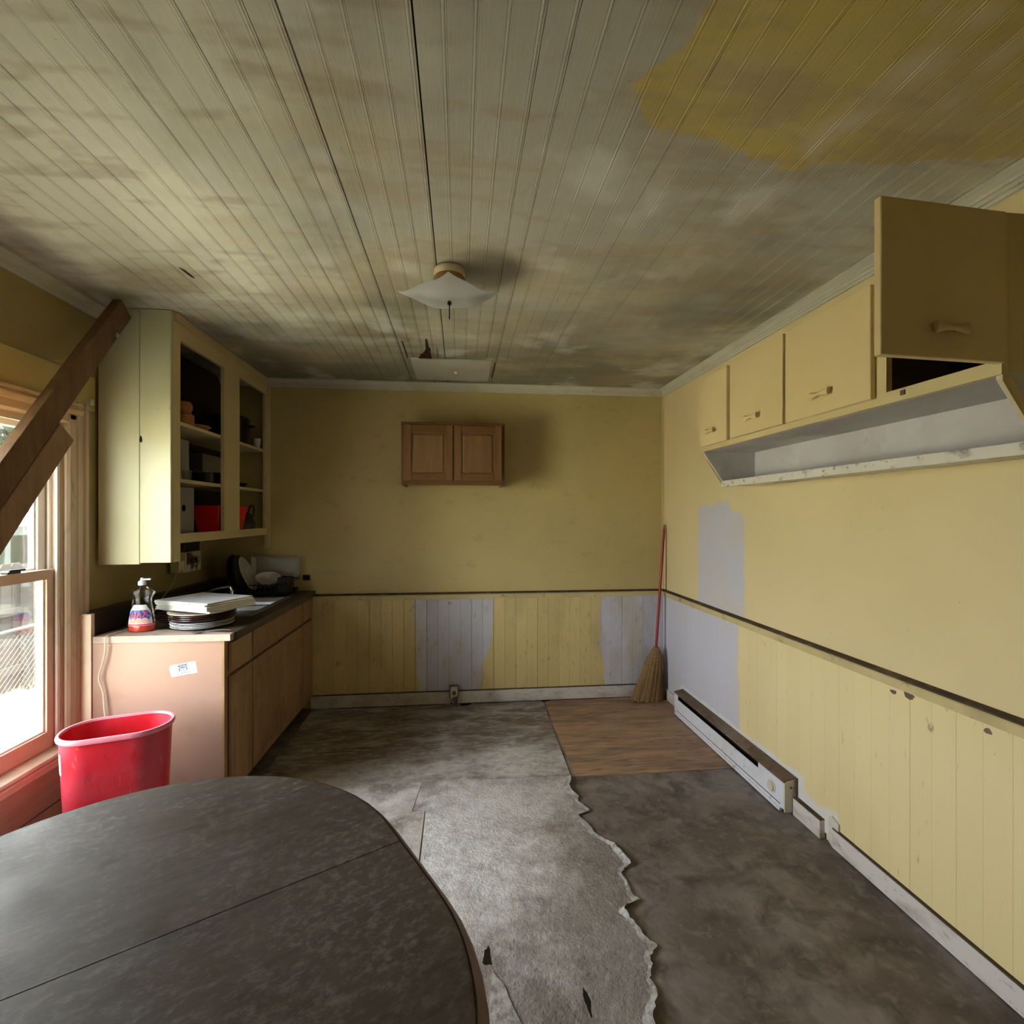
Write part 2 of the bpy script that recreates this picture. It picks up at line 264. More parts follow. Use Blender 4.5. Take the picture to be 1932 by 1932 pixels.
M['amber'] = simple('amber_pottery', (.36, .15, .05), .35, .4)
M['cap_white'] = simple('white_cap', (.60, .66, .74), .35, .45)
M['liquid'] = simple('coral_red_soap', (.80, .07, .04), .15, .5)
M['lab_white'] = simple('label_white', (.55, .54, .53), .4); M['lab_blue'] = simple('label_blue', (.03, .09, .42), .4); M['lab_red'] = simple('label_red', (.62, .012, .07), .4); M['lab_peach'] = simple('label_peach', (.55, .35, .29), .4)
M['ink'] = simple('grey_print', (.05, .055, .085), .6); M['ink_light'] = simple('pale_grey_print', (.17, .19, .25), .6); M['sticker'] = simple('pale_blue_sticker', (.36, .43, .53), .4)
M['lamp_glass'] = simple('frosted_glass_shade', (.66, .66, .67), .35, .4, 0, [(7, .48, .7, (.46, .45, .43), .6, ONE)])
M['lamp_base'] = simple('cream_lamp_canopy', (.68, .56, .36), .4, .4); M['brass'] = simple('tarnished_brass', (.34, .20, .06), .35, .5, .6)
M['hatch'] = paint('hatch_paint', (.46, .44, .36), .6, .2, [(4, .5, .75, (.34, .28, .16), .5, ONE)])
M['lath'] = paint('exposed_dark_lath', (.045, .018, .008), .8, .1, [(30, .5, .7, (.10, .05, .02), .6, ONE)])
# outdoors
M['grass'] = paint('dry_grass_ground', (.36, .34, .27), .9, .1, [(2, .45, .7, (.40, .36, .26), .7, ONE), (9, .5, .7, (.18, .22, .08), .6, ONE)])
M['blade'] = paint('grass_blades', (.10, .105, .055), .8, .1, [(3, .45, .7, (.15, .13, .09), .7, ONE)])
M['fence_wood'] = wood('weathered_fence_wood', (.019, .0162, .0135), (.012, .0102, .0085), 5, (6, 6, .6), .8, rnd=.3)
M['galv'] = simple('galvanised_wire', (.040, .041, .042), .6, .2, 0)
M['shed'] = simple('blue_grey_shed', (.012, .0175, .020), .6); M['shed_in'] = simple('shed_inside', (.005, .007, .0095), .8); M['shed_roof'] = simple('pale_shed_roof', (.10, .095, .09), .7)
def leaf_mat(n, a, b):
    t = MT(n, .7, .15); c = t.mix(t.mr(t.noise(t.pos(), .8, 4), .35, .65), a, b); t.col(c)
    return t.m
M['leaf1'] = leaf_mat('tree_leaves_bright', (.0125, .0185, .0105), (.0060, .0120, .0070)); M['leaf2'] = leaf_mat('tree_leaves_deep', (.0080, .0135, .0085), (.0040, .0085, .0055))
M['bark'] = wood('tree_bark', (.03, .022, .017), (.02, .014, .01), 5, (5, 5, 1), .9)

# ------------------------------------------------------------------ mesh helpers
def box(bm, x0, x1, y0, y1, z0, z1, mat=None):
    v = [bm.verts.new(p) for p in ((x0,y0,z0),(x1,y0,z0),(x1,y1,z0),(x0,y1,z0),(x0,y0,z1),(x1,y0,z1),(x1,y1,z1),(x0,y1,z1))]
    if mat is not None:
        for q in v: q.co = mat @ q.co
    for f in ((0,3,2,1),(4,5,6,7),(0,1,5,4),(1,2,6,5),(2,3,7,6),(3,0,4,7)): bm.faces.new([v[i] for i in f])
    return v
def loft(bm, rings, cap=True, closed=True):
    vs = [[bm.verts.new(p) for p in r] for r in rings]; n = len(rings[0])
    for a, b in zip(vs, vs[1:]):
        for i in range(n if closed else n-1):
            j = (i+1) % n; bm.faces.new((a[i], a[j], b[j], b[i]))
    if cap and closed: bm.faces.new(vs[0][::-1]); bm.faces.new(vs[-1])
    return vs
def prism(bm, pts, axis, a, b):
    """extrude a 2-D outline along an axis: axis 0 -> (y,z), 1 -> (x,z), 2 -> (x,y)"""
    def P(p, q): return {0: (q, p[0], p[1]), 1: (p[0], q, p[1]), 2: (p[0], p[1], q)}[axis]
    loft(bm, [[P(p, a) for p in pts], [P(p, b) for p in pts]])
def lathe(bm, prof, seg=28, cap=True, c=(0, 0, 0)):
    loft(bm, [[(c[0]+r*math.cos(2*math.pi*k/seg), c[1]+r*math.sin(2*math.pi*k/seg), c[2]+z) for k in range(seg)] for r, z in prof], cap)
def tube(bm, pts, r, seg=8, cap=True):
    pts = [Vector(p) for p in pts]; rr = r if isinstance(r, (list, tuple)) else [r]*len(pts); rings = []
    up = None
    for i, p in enumerate(pts):
        d = (pts[min(i+1, len(pts)-1)]-pts[max(i-1, 0)]).normalized()
        if up is None: up = Vector((0, 0, 1)) if abs(d.z) < .9 else Vector((1, 0, 0))
        u = d.cross(up).normalized(); up = u.cross(d).normalized()
        rings.append([p+(u*math.cos(2*math.pi*k/seg)+up*math.sin(2*math.pi*k/seg))*rr[i] for k in range(seg)])
    loft(bm, rings, cap)
def smooth_path(pts, n=6):
    P = [Vector(p) for p in pts]; P = [2*P[0]-P[1]]+P+[2*P[-1]-P[-2]]; out = []
    for i in range(1, len(P)-2):
        for k in range(n):
            t = k/n; a, b, c, d = P[i-1:i+3]
            out.append(.5*((2*b)+(c-a)*t+(2*a-5*b+4*c-d)*t*t+(3*b-a-3*c+d)*t**3))
    return out+[P[-2]]
def mk(fn):
    bm = bmesh.new(); fn(bm); return bm
def finish(bm, bevel=0, seg=1):
    bmesh.ops.recalc_face_normals(bm, faces=bm.faces)
    if bevel: bmesh.ops.bevel(bm, geom=[e for e in bm.edges if len(e.link_faces) == 2 and e.calc_face_angle(0) > .6], offset=bevel, segments=seg, affect='EDGES', profile=.7)
def mesh(name, bm, smooth=False, bevel=0, seg=1):
    finish(bm, bevel, seg); me = bpy.data.meshes.new(name); bm.to_mesh(me); bm.free()
    if smooth:
        for p in me.polygons: p.use_smooth = True
        try: me.set_sharp_from_angle(angle=rad(38))
        except Exception: pass
    return me
def link(name, me, mat, parent=None):
    o = bpy.data.objects.new(name, me); COL.objects.link(o)
    if mat is not None and me is not None:
        if not len(me.materials): me.materials.append(M[mat] if isinstance(mat, str) else mat)
    if parent is not None: o.parent = parent
    return o
def base_of(p):
    while p.parent is not None: p = p.parent
    return p
def part(name, bm, mat, parent, smooth=False, bevel=0, seg=1, label=None, kind=None, local=False):
    """a mesh under a thing; built in world coordinates unless local"""
    b = base_of(parent)
    if not local:
        L = b.location
        for v in bm.verts: v.co -= L
    o = link(name, mesh(name, bm, smooth, bevel, seg), mat, parent)
    if label: o['label'] = label
    if kind: o['kind'] = kind
    return o
def tag(o, label, cat, group=None):
    o['label'] = label; o['category'] = cat
    if group: o['group'] = group
    return o
def thing(name, label, cat, loc=(0, 0, 0), rotz=0, group=None):
    o = bpy.data.objects.new(name, None); COL.objects.link(o); o.empty_display_size = .05; o.location = loc; o.rotation_euler = (0, 0, rotz)
    return tag(o, label, cat, group)
def solo(name, bm, mat, label, cat, loc=(0, 0, 0), group=None, smooth=False, bevel=0, seg=1, local=False, rot=None):
    """a thing of one mesh, its origin at loc"""
    if not local:
        for v in bm.verts: v.co -= Vector(loc)
    o = link(name, mesh(name, bm, smooth, bevel, seg), mat); o.location = loc
    if rot: o.rotation_euler = rot
    return tag(o, label, cat, group)
def struct(name, bm, mat, parent=None, label=None, smooth=False, bevel=0):
    o = link(name, mesh(name, bm, smooth, bevel), mat, parent)
    if parent is None: o['kind'] = 'structure'
    if label: o['label'] = label
    return o
def shared(name, me, mat, parent, locs, rots=None):
    for k, L in enumerate(locs):
        o = link(name, me, mat, parent); o.location = L
        if rots: o.rotation_euler = rots[k]
def B(*a): return mk(lambda bm: box(bm, *a))

# ================================================================== ROOM SHELL
fl = struct('floor', B(XL-.14, XR+.14, YF-.1, YB+.14, -.12, 0), 'lino', label='dark worn brown linoleum floor')
def sheet_panel(name, pts, z0, z1, mat, label=None, drop=None):
    bm = bmesh.new(); loft(bm, [[(x, y, z0) for x, y in pts], [(x, y, z1) for x, y in pts]]); return struct(name, bm, mat, fl, label)
sheet_panel('subfloor_panel', [(-1.08, 2.705), (.606, 2.678), (.622, 3.40), (.640, 3.79), (-1.08, 3.80)], .0005, .004, 'panel_a', 'dark subfloor panel worn pale along its front')
sheet_panel('plywood_panel', [(.632, 2.672), (1.10, 2.665), (1.56, 2.67), (1.60, 2.80), (1.60, 3.79), (.655, 3.79), (.635, 3.40)], .0005, .003, 'plywood', 'orange brown plywood panel in the back corner')
sheet_panel('flooring_sheet', [(-1.70, 1.0), (-.18, 1.0), (-.172, 2.075), (-.176, 2.43), (-.232, 2.435), (-.203, 2.70), (-1.08, 2.70), (-1.70, 2.45)], .0005, .0045, 'sheet_left', 'worn pale flooring panel beside the cabinets')
tear = [(.606, 2.672), (.590, 2.61), (.572, 2.55), (.600, 2.47), (.588, 2.43), (.625, 2.357), (.595, 2.335), (.564, 2.321), (.59, 2.25), (.616, 2.159), (.645, 2.12), (.665, 2.083), (.682, 2.02), (.695, 1.966), (.672, 1.955), (.660, 1.95), (.641, 1.927), (.647, 1.86), (.653, 1.801), (.664, 1.785), (.648, 1.776), (.593, 1.745), (.597, 1.71), (.61, 1.674), (.63, 1.62), (.652, 1.585), (.630, 1.568), (.614, 1.549), (.60, 1.51), (.582, 1.479), (.585, 1.42), (.562, 1.38), (.542, 1.351), (.55, 1.25), (.52, 1.12), (.53, 1.0)]
def jag(pts, n=3, a=.007):
    out = []
    for p, q in zip(pts, pts[1:]):
        for k in range(n):
            t = k/n; out.append((p[0]+(q[0]-p[0])*t+(R.uniform(-a, a) if k else 0), p[1]+(q[1]-p[1])*t+(R.uniform(-a, a)*.5 if k else 0)))
    return out+[pts[-1]]
TJ = jag(tear)
inner = [(x-.020-.010*math.sin(k*.35)-R.uniform(0, .004), y) for k, (x, y) in enumerate(TJ)]
bm = bmesh.new()
pts = [(-.201, 2.70)]+inner+[(-.170, 1.0), (-.164, 2.075), (-.166, 2.432), (-.227, 2.440)]
loft(bm, [[(x, y, .0005) for x, y in pts], [(x, y, .0055) for x, y in pts]])
sheet = struct('flooring_sheet', bm, 'sheet', fl, 'large worn grey flooring sheet with a torn right edge')
def torn(bm):
    lift = [.004+.013*max(0, math.sin(k*.21+.6))**2+R.uniform(0, .002) for k in range(len(TJ))]
    rows = [[(x, y, .0052) for x, y in inner], [((a[0]+b[0])/2, b[1], .0056+lift[k]*.35) for k, (a, b) in enumerate(zip(inner, TJ))], [(x, y, .004+lift[k]) for k, (x, y) in enumerate(TJ)], [(x-.002, y, .001+lift[k]) for k, (x, y) in enumerate(TJ)], [(x, y, .0018) for x, y in inner]]
    loft(bm, rows, cap=False, closed=False)
struct('torn_edge', mk(torn), 'torn', sheet, 'pale torn curling edge of the flooring sheet')
struct('floor_strip', mk(lambda bm: box(bm, -.178, -.170, 2.05, 2.43, .0045, .0075)), 'metal_strip', fl, 'thin pale metal strip on the floor')
for k, (x, y, w, h) in enumerate([(.088, 1.605, .022, .045), (.372, 1.425, .010, .045)]):    # torn holes in the sheet
    bm = bmesh.new(); n = 15; bm.faces.new([bm.verts.new((x+w*math.cos(6.283*i/n)*R.uniform(.45, 1.15), y+h*math.sin(6.283*i/n)*R.uniform(.6, 1.1), .0059)) for i in range(n)])
    struct('torn_hole', bm, 'gap', sheet)
struct('torn_flap', mk(lambda bm: prism(bm, [(.10, 1.55), (.135, 1.50), (.15, 1.44), (.18, 1.36), (.17, 1.28), (.06, 1.28)], 2, .0056, .0095)), 'torn', sheet, 'lifted pale flap of flooring beside the table')

ce = struct('ceiling', B(XL-.14, XR+.14, YF-.14, YB+.14, ZC+.012, ZC+.10), 'dark_void', label='painted beadboard ceiling')
def cboard(w):
    pr = [(0, .0008), (.001, .0001), (.003, 0), (w-.013, 0), (w-.0115, .0006), (w-.0105, .0006), (w-.009, -.0004), (w-.007, -.0009), (w-.005, -.0004), (w-.0035, .0006), (w-.0025, .0006), (w-.001, .0001), (w, .0008), (w, .0115), (0, .0115)]
    bm = bmesh.new(); prism(bm, pr, 1, YF, YB+.01); return mesh('ceiling_board', bm)
CW = .0660; cms = [cboard(CW-.0002), cboard(CW-.0016), cboard(CW-.0042)]
gaps = [-.755, -.5517, -.355, -.0923, .167]; x = XL-.002; k = 0; locs = [[], [], []]
while x < XR:
    wide = min(abs(x+CW-g) for g in gaps) < CW*.5
    i = 2 if min(abs(x+CW-g) for g in (-.355, -.0923)) < CW*.5 else (1 if wide or R.random() < .16 else 0)
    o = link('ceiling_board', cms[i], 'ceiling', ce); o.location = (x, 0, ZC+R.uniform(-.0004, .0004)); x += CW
hp = struct('hatch_panel', mk(lambda bm: box(bm, -.315, .205, 3.20, 3.68, ZC-.008, ZC-.0005)), 'hatch', ce, 'flat painted access panel in the ceiling')
bm = bmesh.new(); lathe(bm, [(.004, 0), (.010, -.004), (.014, -.012), (.010, -.02), (.003, -.022)], 12, True, (-.03, 3.44, ZC-.008)); struct('hatch_knob', bm, 'lamp_base', hp)
hole = [(-.262, 3.20), (-.255, 3.16), (-.243, 3.155), (-.248, 3.12), (-.226, 3.10), (-.214, 3.05), (-.205, 3.02), (-.200, 2.90), (-.196, 2.84), (-.186, 2.86), (-.186, 2.98), (-.176, 3.02), (-.182, 3.08), (-.178, 3.198)]
struct('broken_lath', mk(lambda bm: prism(bm, hole, 2, ZC-.0035, ZC-.0019)), 'lath', ce, 'jagged dark broken patch beside the ceiling panel')
struct('broken_lath', mk(lambda bm: prism(bm, [(-1.13, 2.13), (-1.118, 2.15), (-1.112, 2.22), (-1.122, 2.21)], 2, ZC-.003, ZC-.0019)), 'lath', ce)
for (x0, y0, x1, y1) in [(-.335, 2.9, -.328, 3.2), (-.14, 3.0, -.136, 3.19), (.225, 3.25, .232, 3.6), (-.19, 3.69, -.186, 3.80)]:
    struct('ceiling_crack', mk(lambda bm: box(bm, x0, x1, y0, y1, ZC-.0032, ZC-.0019)), 'lath', ce)

# ---- walls
wb = struct('wall_back', B(XL-.14, XR+.14, YB, YB+.14, -.1, ZC+.1), 'wall_up_back', label='yellow painted back wall')
wr = struct('wall_right', B(XR, XR+.14, YF-.1, YB, -.1, ZC+.1), 'wall_up_right', label='yellow painted right wall')
wf = struct('wall_front', B(XL-.14, XR+.14, YF-.14, YF, -.1, ZC+.1), 'wall_front', label='cream painted wall behind the viewer')
WY0, WY1, WZ0, WZ1 = 1.42, 2.385, .42, 1.86
def lw(bm):
    box(bm, XL-.10, XL, YF, WY0, -.1, ZC+.1); box(bm, XL-.10, XL, WY1, YB, -.1, ZC+.1)
    box(bm, XL-.10, XL, WY0, WY1, -.1, WZ0); box(bm, XL-.10, XL, WY0, WY1, WZ1, ZC+.1)
wl = struct('wall_left', mk(lw), 'wall_up_left', label='olive yellow window wall')
struct('frieze_board', mk(lambda bm: box(bm, XL, XL+.010, 1.2, 2.555, 1.93, 2.09)), 'frieze', wl, 'yellow board above the window head')
def wboard(w, h, ax):
    c_ = .0016 if ax == 'back' else .0007; pr = [(0, 0), (0, .009-c_), (c_, .009), (w-c_, .009), (w, .009-c_), (w, 0)]; bm = bmesh.new(); prism(bm, pr, 2, 0, h)
    for v in bm.verts:
        if ax == 'back': v.co = Vector((v.co.x, -v.co.y, v.co.z))
        else: v.co = Vector((-v.co.y, v.co.x, v.co.z))
    return mesh('wainscot_board', bm)
bw = .0838; me = wboard(bw, .81, 'back'); x = -1.10
while x < XR-.01:
    o = link('wainscot_board', me, 'wains_back', wb); o.location = (x, YB-R.uniform(0, .001), .03); x += bw+(.0022 if R.random() < .25 else .0006)
me = wboard(bw, .81, 'right'); y = YB-.012-bw
while y > .2:
    o = link('wainscot_board', me, 'wains_right', wr); o.location = (XR+R.uniform(0, .0006), y, .03); y -= bw+(.0006 if R.random() < .15 else .0001)
for cy_, cz_, cw_, ch_ in ((1.693, .778, .016, .010), (1.630, .786, .028, .014), (1.36, .775, .014, .010)):
    struct('paint_chip', mk(lambda bm: prism(bm, [(cy_+cw_*math.cos(6.2832*k/11)*R.uniform(.6, 1.1), cz_+ch_*math.sin(6.2832*k/11)*R.uniform(.6, 1.1)) for k in range(11)], 0, XR-.0099, XR-.0091)), 'rust', wr)
# trim: cornices, chair rails, corner strip, baseboards
cpr = [(0, 0), (.052, 0), (.052, -.008), (.044, -.012), (.030, -.022), (.026, -.030), (.020, -.032), (.018, -.044), (.012, -.046), (.010, -.056), (0, -.056)]
struct('trim_1', mk(lambda bm: prism(bm, [(YB-a, ZC+b-.001) for a, b in cpr], 0, XL, XR)), 'trim_cornice', label='grey white cornice along the back wall')
struct('trim_2', mk(lambda bm: prism(bm, [(XR-a, ZC+b-.001) for a, b in cpr], 1, YF, YB)), 'trim_cornice', label='grey white cornice along the right wall')
struct('trim_3', mk(lambda bm: prism(bm, [(XL+a, ZC+b-.001) for a, b in cpr], 1, YF, 2.575)), 'trim_cornice', label='grey white cornice along the window wall')
rpr = [(0, 0), (.014, 0), (.016, .030), (.024, .034), (.026, .040), (.0, .040)]
t4 = struct('trim_4', mk(lambda bm: prism(bm, [(YB-a, .797+b) for a, b in rpr], 0, -1.08, XR)), 'rail', label='yellow chair rail on the back wall')
struct('rail_cap', mk(lambda bm: prism(bm, [(YB, .837), (YB-.028, .837), (YB-.028, .842), (YB-.004, .850), (YB, .850)], 0, -1.08, XR)), 'rail_top', t4, 'dark grimy top of the chair rail')
t5 = struct('trim_5', mk(lambda bm: prism(bm, [(XR-a, .797+b) for a, b in rpr], 1, .2, YB-.02)), 'rail', label='yellow chair rail on the right wall')
struct('rail_cap', mk(lambda bm: prism(bm, [(XR, .837), (XR-.028, .837), (XR-.028, .842), (XR-.004, .850), (XR, .850)], 1, .2, YB-.02)), 'rail_top', t5, 'dark grimy top of the chair rail')
struct('trim_6', mk(lambda bm: box(bm, XR-.014, XR, YB-.014, YB, .85, ZC-.05)), 'cab_yellow', label='yellow strip in the back corner')
bpr = [(0, .0), (.016, 0), (.016, .082), (.012, .090), (.0, .092)]
bb = struct('baseboard_back', mk(lambda bm: prism(bm, [(YB-.008-a, b+.006) for a, b in bpr], 0, -1.10, XR-.02)), 'base_white', label='dirty white baseboard of the back wall')
struct('baseboard_top', mk(lambda bm: box(bm, -1.10, XR-.02, YB-.026, YB-.008, .098, .102)), 'rail_top', bb)
bp2 = [(0, 0), (.013, 0), (.013, .078), (.0, .080)]
br = struct('baseboard_right', mk(lambda bm: prism(bm, [(XR-.008-a, b+.003) for a, b in bp2], 1, .2, 1.985)), 'base_white', label='pale baseboard of the right wall')
struct('baseboard_top', mk(lambda bm: box(bm, XR-.021, XR-.008, .2, 1.985, .083, .0875)), 'rail_top', br)
struct('baseboard_piece', mk(lambda bm: prism(bm, [(XR-.008-a*1.9, b*1.02+.002) for a, b in bp2], 1, 2.045, 2.222)), 'base_white', br, 'short loose length of baseboard')
struct('baseboard_top', mk(lambda bm: box(bm, XR-.033, XR-.008, 2.045, 2.222, .083, .087)), 'rail_top', br)
struct('baseboard_block', mk(lambda bm: prism(bm, [(1.955, .0), (1.99, .0), (2.012, .012), (2.012, .12), (1.996, .132), (1.955, .118)], 0, XR-.017, XR-.008)), 'trim_white', br, 'small pale painted block above the baseboard')
struct('baseboard_piece', mk(lambda bm: prism(bm, [(XR-.008-a, b+.003) for a, b in bp2], 1, 3.455, YB-.03)), 'base_white', br)
tr7 = struct('trim_7', B(XL, -1.674, 2.448, 2.47, 0, .985), 'stool', label='cream strip between the window casing and the base cabinet')

# ---- window
win = struct('window_1', mk(lambda bm: (box(bm, XL-.10, XL, WY0, WY0+.02, WZ0, WZ1), box(bm, XL-.10, XL, WY1-.02, WY1, WZ0, WZ1), box(bm, XL-.10, XL, WY0+.02, WY1-.02, WZ1-.02, WZ1), box(bm, XL-.10, XL-.02, WY0+.02, WY1-.02, WZ0, WZ0+.02))), 'win_paint', label='double-hung window with tan painted frame')
def casing_side(bm, y0, y1):
    s = 1 if y1 > y0 else -1; w = abs(y1-y0)
    pr = [(0, 0), (0, .012), (.012, .020), (.02, .016), (w*.45, .016), (w*.5, .021), (w*.62, .021), (w*.66, .017), (w*.8, .017), (w*.84, .026), (w, .026), (w, 0)]
    prism(bm, [(XL+b, y0+s*a) for a, b in pr], 2, .34, 1.95)
struct('casing', mk(lambda bm: casing_side(bm, WY1-.005, 2.495)), 'win_paint', win, 'moulded side casing')
struct('casing', mk(lambda bm: casing_side(bm, WY0+.005, 1.31)), 'win_paint', win)
struct('casing_strip', mk(lambda bm: box(bm, XL, XL+.012, 2.496, 2.506, .30, 1.95)), 'stool', win)
hpr = [(0, 0), (.012, 0), (.018, .010), (.016, .022), (.016, .042), (.024, .048), (.030, .062), (.030, .068), (.018, .074), (.018, .082), (.028, .086), (.028, .095), (0, .095)]
struct('head_casing', mk(lambda bm: prism(bm, [(XL+a, 1.845+b) for a, b in hpr], 1, 1.29, 2.46)), 'win_head', win, 'moulded bare wood head casing')
struct('parting_stop', mk(lambda bm: (box(bm, XL-.045, XL-.036, WY1-.034, WY1-.02, WZ0+.02, WZ1-.02), box(bm, XL-.012, XL-.002, WY1-.036, WY1-.02, WZ0+.02, WZ1-.02))), 'win_sash', win)
struct('head_stop', mk(lambda bm: box(bm, XL-.014, XL-.002, WY0+.02, WY1-.02, WZ1-.045, WZ1-.02)), 'win_paint', win)
def sash(name, xo, z0, z1, bot, mat, label, st=.05, top=.042):
    y0, y1 = WY0+.021, WY1-.021
    s = struct(name, mk(lambda bm: (box(bm, xo, xo+.03, y0, y0+st, z0, z1), box(bm, xo, xo+.03, y1-st, y1, z0, z1), box(bm, xo, xo+.03, y0+st, y1-st, z0, z0+bot), box(bm, xo, xo+.03, y0+st, y1-st, z1-top, z1))), mat, win, label)
    struct('pane', mk(lambda bm: box(bm, xo+.012, xo+.016, y0+st, y1-st, z0+bot, z1-top)), 'glass', s)
    struct('glazing_bead', mk(lambda bm: (box(bm, xo+.004, xo+.02, y1-st-.008, y1-st, z0+bot, z1-top), box(bm, xo+.004, xo+.02, y0+st, y1-st-.008, z0+bot, z0+bot+.008))), 'win_sash', s)
    return s
sash('upper_sash', XL-.082, 1.165, WZ1-.02, .04, 'win_sash', 'white upper sash')
ls = sash('lower_sash', XL-.046, WZ0+.02, 1.205, .07, 'win_sash_in', 'tan lower sash')
struct('sash_lock', mk(lambda bm: (box(bm, XL-.04, XL-.018, 2.13, 2.19, 1.2055, 1.213), tube(bm, [(XL-.03, 2.15, 1.217), (XL-.02, 2.21, 1.217)], .005, 8))), 'black', ls)
struct('curtain_bracket', mk(lambda bm: (box(bm, XL, XL+.030, 2.497, 2.522, 1.952, 1.978),)), 'trim_white', win, 'small pale bracket at the casing corner')
struct('stool', mk(lambda bm: prism(bm, [(XL-.05, .44), (XL-.02, .44), (XL+.045, .428), (XL+.050, .418), (XL+.045, .408), (XL+.004, .404), (XL-.05, .404)], 1, 1.27, 2.455)), 'apron', win, 'brown window stool')
struct('stool_moulding', mk(lambda bm: prism(bm, [(XL, .403), (XL+.034, .403), (XL+.034, .392), (XL+.026, .376), (XL+.022, .362), (XL, .362)], 1, 1.29, 2.445)), 'stool', win, 'cream moulding under the stool')
struct('apron', mk(lambda bm: prism(bm, [(XL, .361), (XL+.018, .361), (XL+.018, .21), (XL, .20)], 1, 1.29, 2.445)), 'apron', win, 'bare wood apron board')
struct('lower_board', mk(lambda bm: box(bm, XL, XL+.010, -3.3, 2.445, .0, .199)), 'apron', wl, 'bare brown boarding under the window')

# ================================================================== UPPER LEFT CABINET (open front)
UX, UY0, UY1 = -1.40, 2.57, YB-.001
uc = thing('open_wall_cabinet', 'tall cream yellow wall cabinet without doors beside the window, full of kitchen clutter', 'cabinet', (XL, UY0, 1.2))
part('side_panel', mk(lambda bm: box(bm, XL+.014, -1.542, UY0, UY0+.02, 1.200, ZC-.003)), 'cab_side', uc, bevel=.0015, label='cream side board nearest the window')
part('side_panel', mk(lambda bm: box(bm, -1.5405, UX, UY0+.001, UY0+.02, 1.207, ZC-.003)), 'cab_side', uc, bevel=.0015, label='cream side board at the front')
OZ0, OZ1 = 1.345, 2.318
part('face_frame', mk(lambda bm: (box(bm, UX-.02, UX+.001, UY0+.021, 2.653, 1.207, ZC-.003), box(bm, UX-.02, UX+.0005, 3.121, 3.328, OZ0, OZ1), box(bm, UX-.02, UX+.0005, 3.757, UY1, OZ0, OZ1), box(bm, UX-.02, UX, 2.653, UY1, 1.297, OZ0), box(bm, UX-.02, UX, 2.653, UY1, OZ1, ZC-.003))), 'cab_yellow', uc, label='dull yellow face frame')
part('corner_strip', mk(lambda bm: box(bm, UX-.02, UX+.012, UY1-.034, UY1-.001, 1.20, 2.385)), 'cab_yellow', uc)
part('head_strip', mk(lambda bm: box(bm, UX, UX+.010, UY0+.03, UY1-.036, 2.395, ZC-.004)), 'cab_yellow', uc)
part('bottom_panel', mk(lambda bm: box(bm, XL+.006, UX-.02, UY0+.021, UY1, 1.305, 1.325)), 'cab_yellow', uc)
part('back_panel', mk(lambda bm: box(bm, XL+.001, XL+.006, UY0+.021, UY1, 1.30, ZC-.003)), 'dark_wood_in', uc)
part('shelf', mk(lambda bm: box(bm, XL+.007, UX-.021, UY0+.021, UY1, 1.898, 1.916)), 'cab_yellow', uc); part('shelf', mk(lambda bm: box(bm, XL+.007, UX-.021, UY0+.021, UY1, 1.606, 1.624)), 'cab_yellow', uc)
part('nail_mark', mk(lambda bm: lathe(bm, [(.003, -.010), (.006, -.004), (.004, .010), (.001, .022)], 8, True, (-1.535, UY0-.001, 1.80))), 'dark_wood_in', uc)
# contents of the cabinet
S1, S2, S0 = 1.9165, 1.6245, 1.3255
solo('ceramic_cup', mk(lambda bm: lathe(bm, [(.025, 0), (.036, .01), (.04, .06), (.037, .06), (.033, .012), (.001, .01)], 20)), 'amber', 'small amber cup on the upper shelf of the open cabinet, nearest the window', 'cup', (-1.50, 2.70, S1), smooth=True, local=True)
solo('ceramic_jar', mk(lambda bm: lathe(bm, [(.038, 0), (.048, .02), (.048, .065), (.034, .078), (.034, .095), (.04, .098), (.04, .125), (.03, .14), (.001, .142)], 20)), 'amber', 'amber lidded jar in the middle of the upper shelf of the open cabinet', 'jar', (-1.50, 2.88, S1), smooth=True, local=True)
solo('serving_dish', mk(lambda bm: lathe(bm, [(.05, 0), (.06, .005), (.10, .03), (.10, .034), (.058, .012), (.001, .01)], 24)), 'amber', 'shallow amber dish on the upper shelf of the open cabinet', 'dish', (-1.54, 3.03, S1), smooth=True, local=True)
kt = thing('stock_pot', 'big black pot on the upper shelf of the open cabinet by the back wall', 'pot', (-1.57, 3.58, S1))
part('pot_body', mk(lambda bm: lathe(bm, [(.10, 0), (.115, .01), (.125, .17), (.13, .175), (.12, .175), (.108, .012), (.001, .01)], 28)), 'pot', kt, True, local=True); part('lid', mk(lambda bm: lathe(bm, [(.128, .176), (.12, .19), (.05, .215), (.015, .22), (.015, .235), (.022, .245), (.001, .25)], 28)), 'pot', kt, True, local=True)
part('handle', mk(lambda bm: tube(bm, smooth_path([(.12, -.03, .13), (.155, -.02, .135), (.155, .02, .135), (.12, .03, .13)]), .006, 8)), 'pot', kt, True, local=True)
solo('paper_cup', mk(lambda bm: lathe(bm, [(.02, 0), (.028, .07), (.026, .07), (.018, .003), (.001, .003)], 16)), 'plate_white', 'little white cup beside the black pot on the upper shelf', 'cup', (-1.455, 3.735, S1), smooth=True, local=True)
solo('carton', mk(lambda bm: box(bm, -.09, .09, -.13, .13, 0, .235)), 'grey_box', 'grey carton standing on the middle shelf of the open cabinet, nearest the window', 'box', (-1.62, 2.86, S2), local=True, bevel=.002)
gj = thing('glass_jar', 'dark glass jar on the middle shelf in front of the grey carton', 'jar', (-1.475, 2.72, S2))
part('jar_body', mk(lambda bm: lathe(bm, [(.03, 0), (.034, .008), (.034, .06), (.026, .072), (.001, .072)], 20)), 'clear', gj, True, local=True); part('lid', mk(lambda bm: lathe(bm, [(.029, .0725), (.029, .088), (.001, .089)], 20)), 'black', gj, True, local=True)
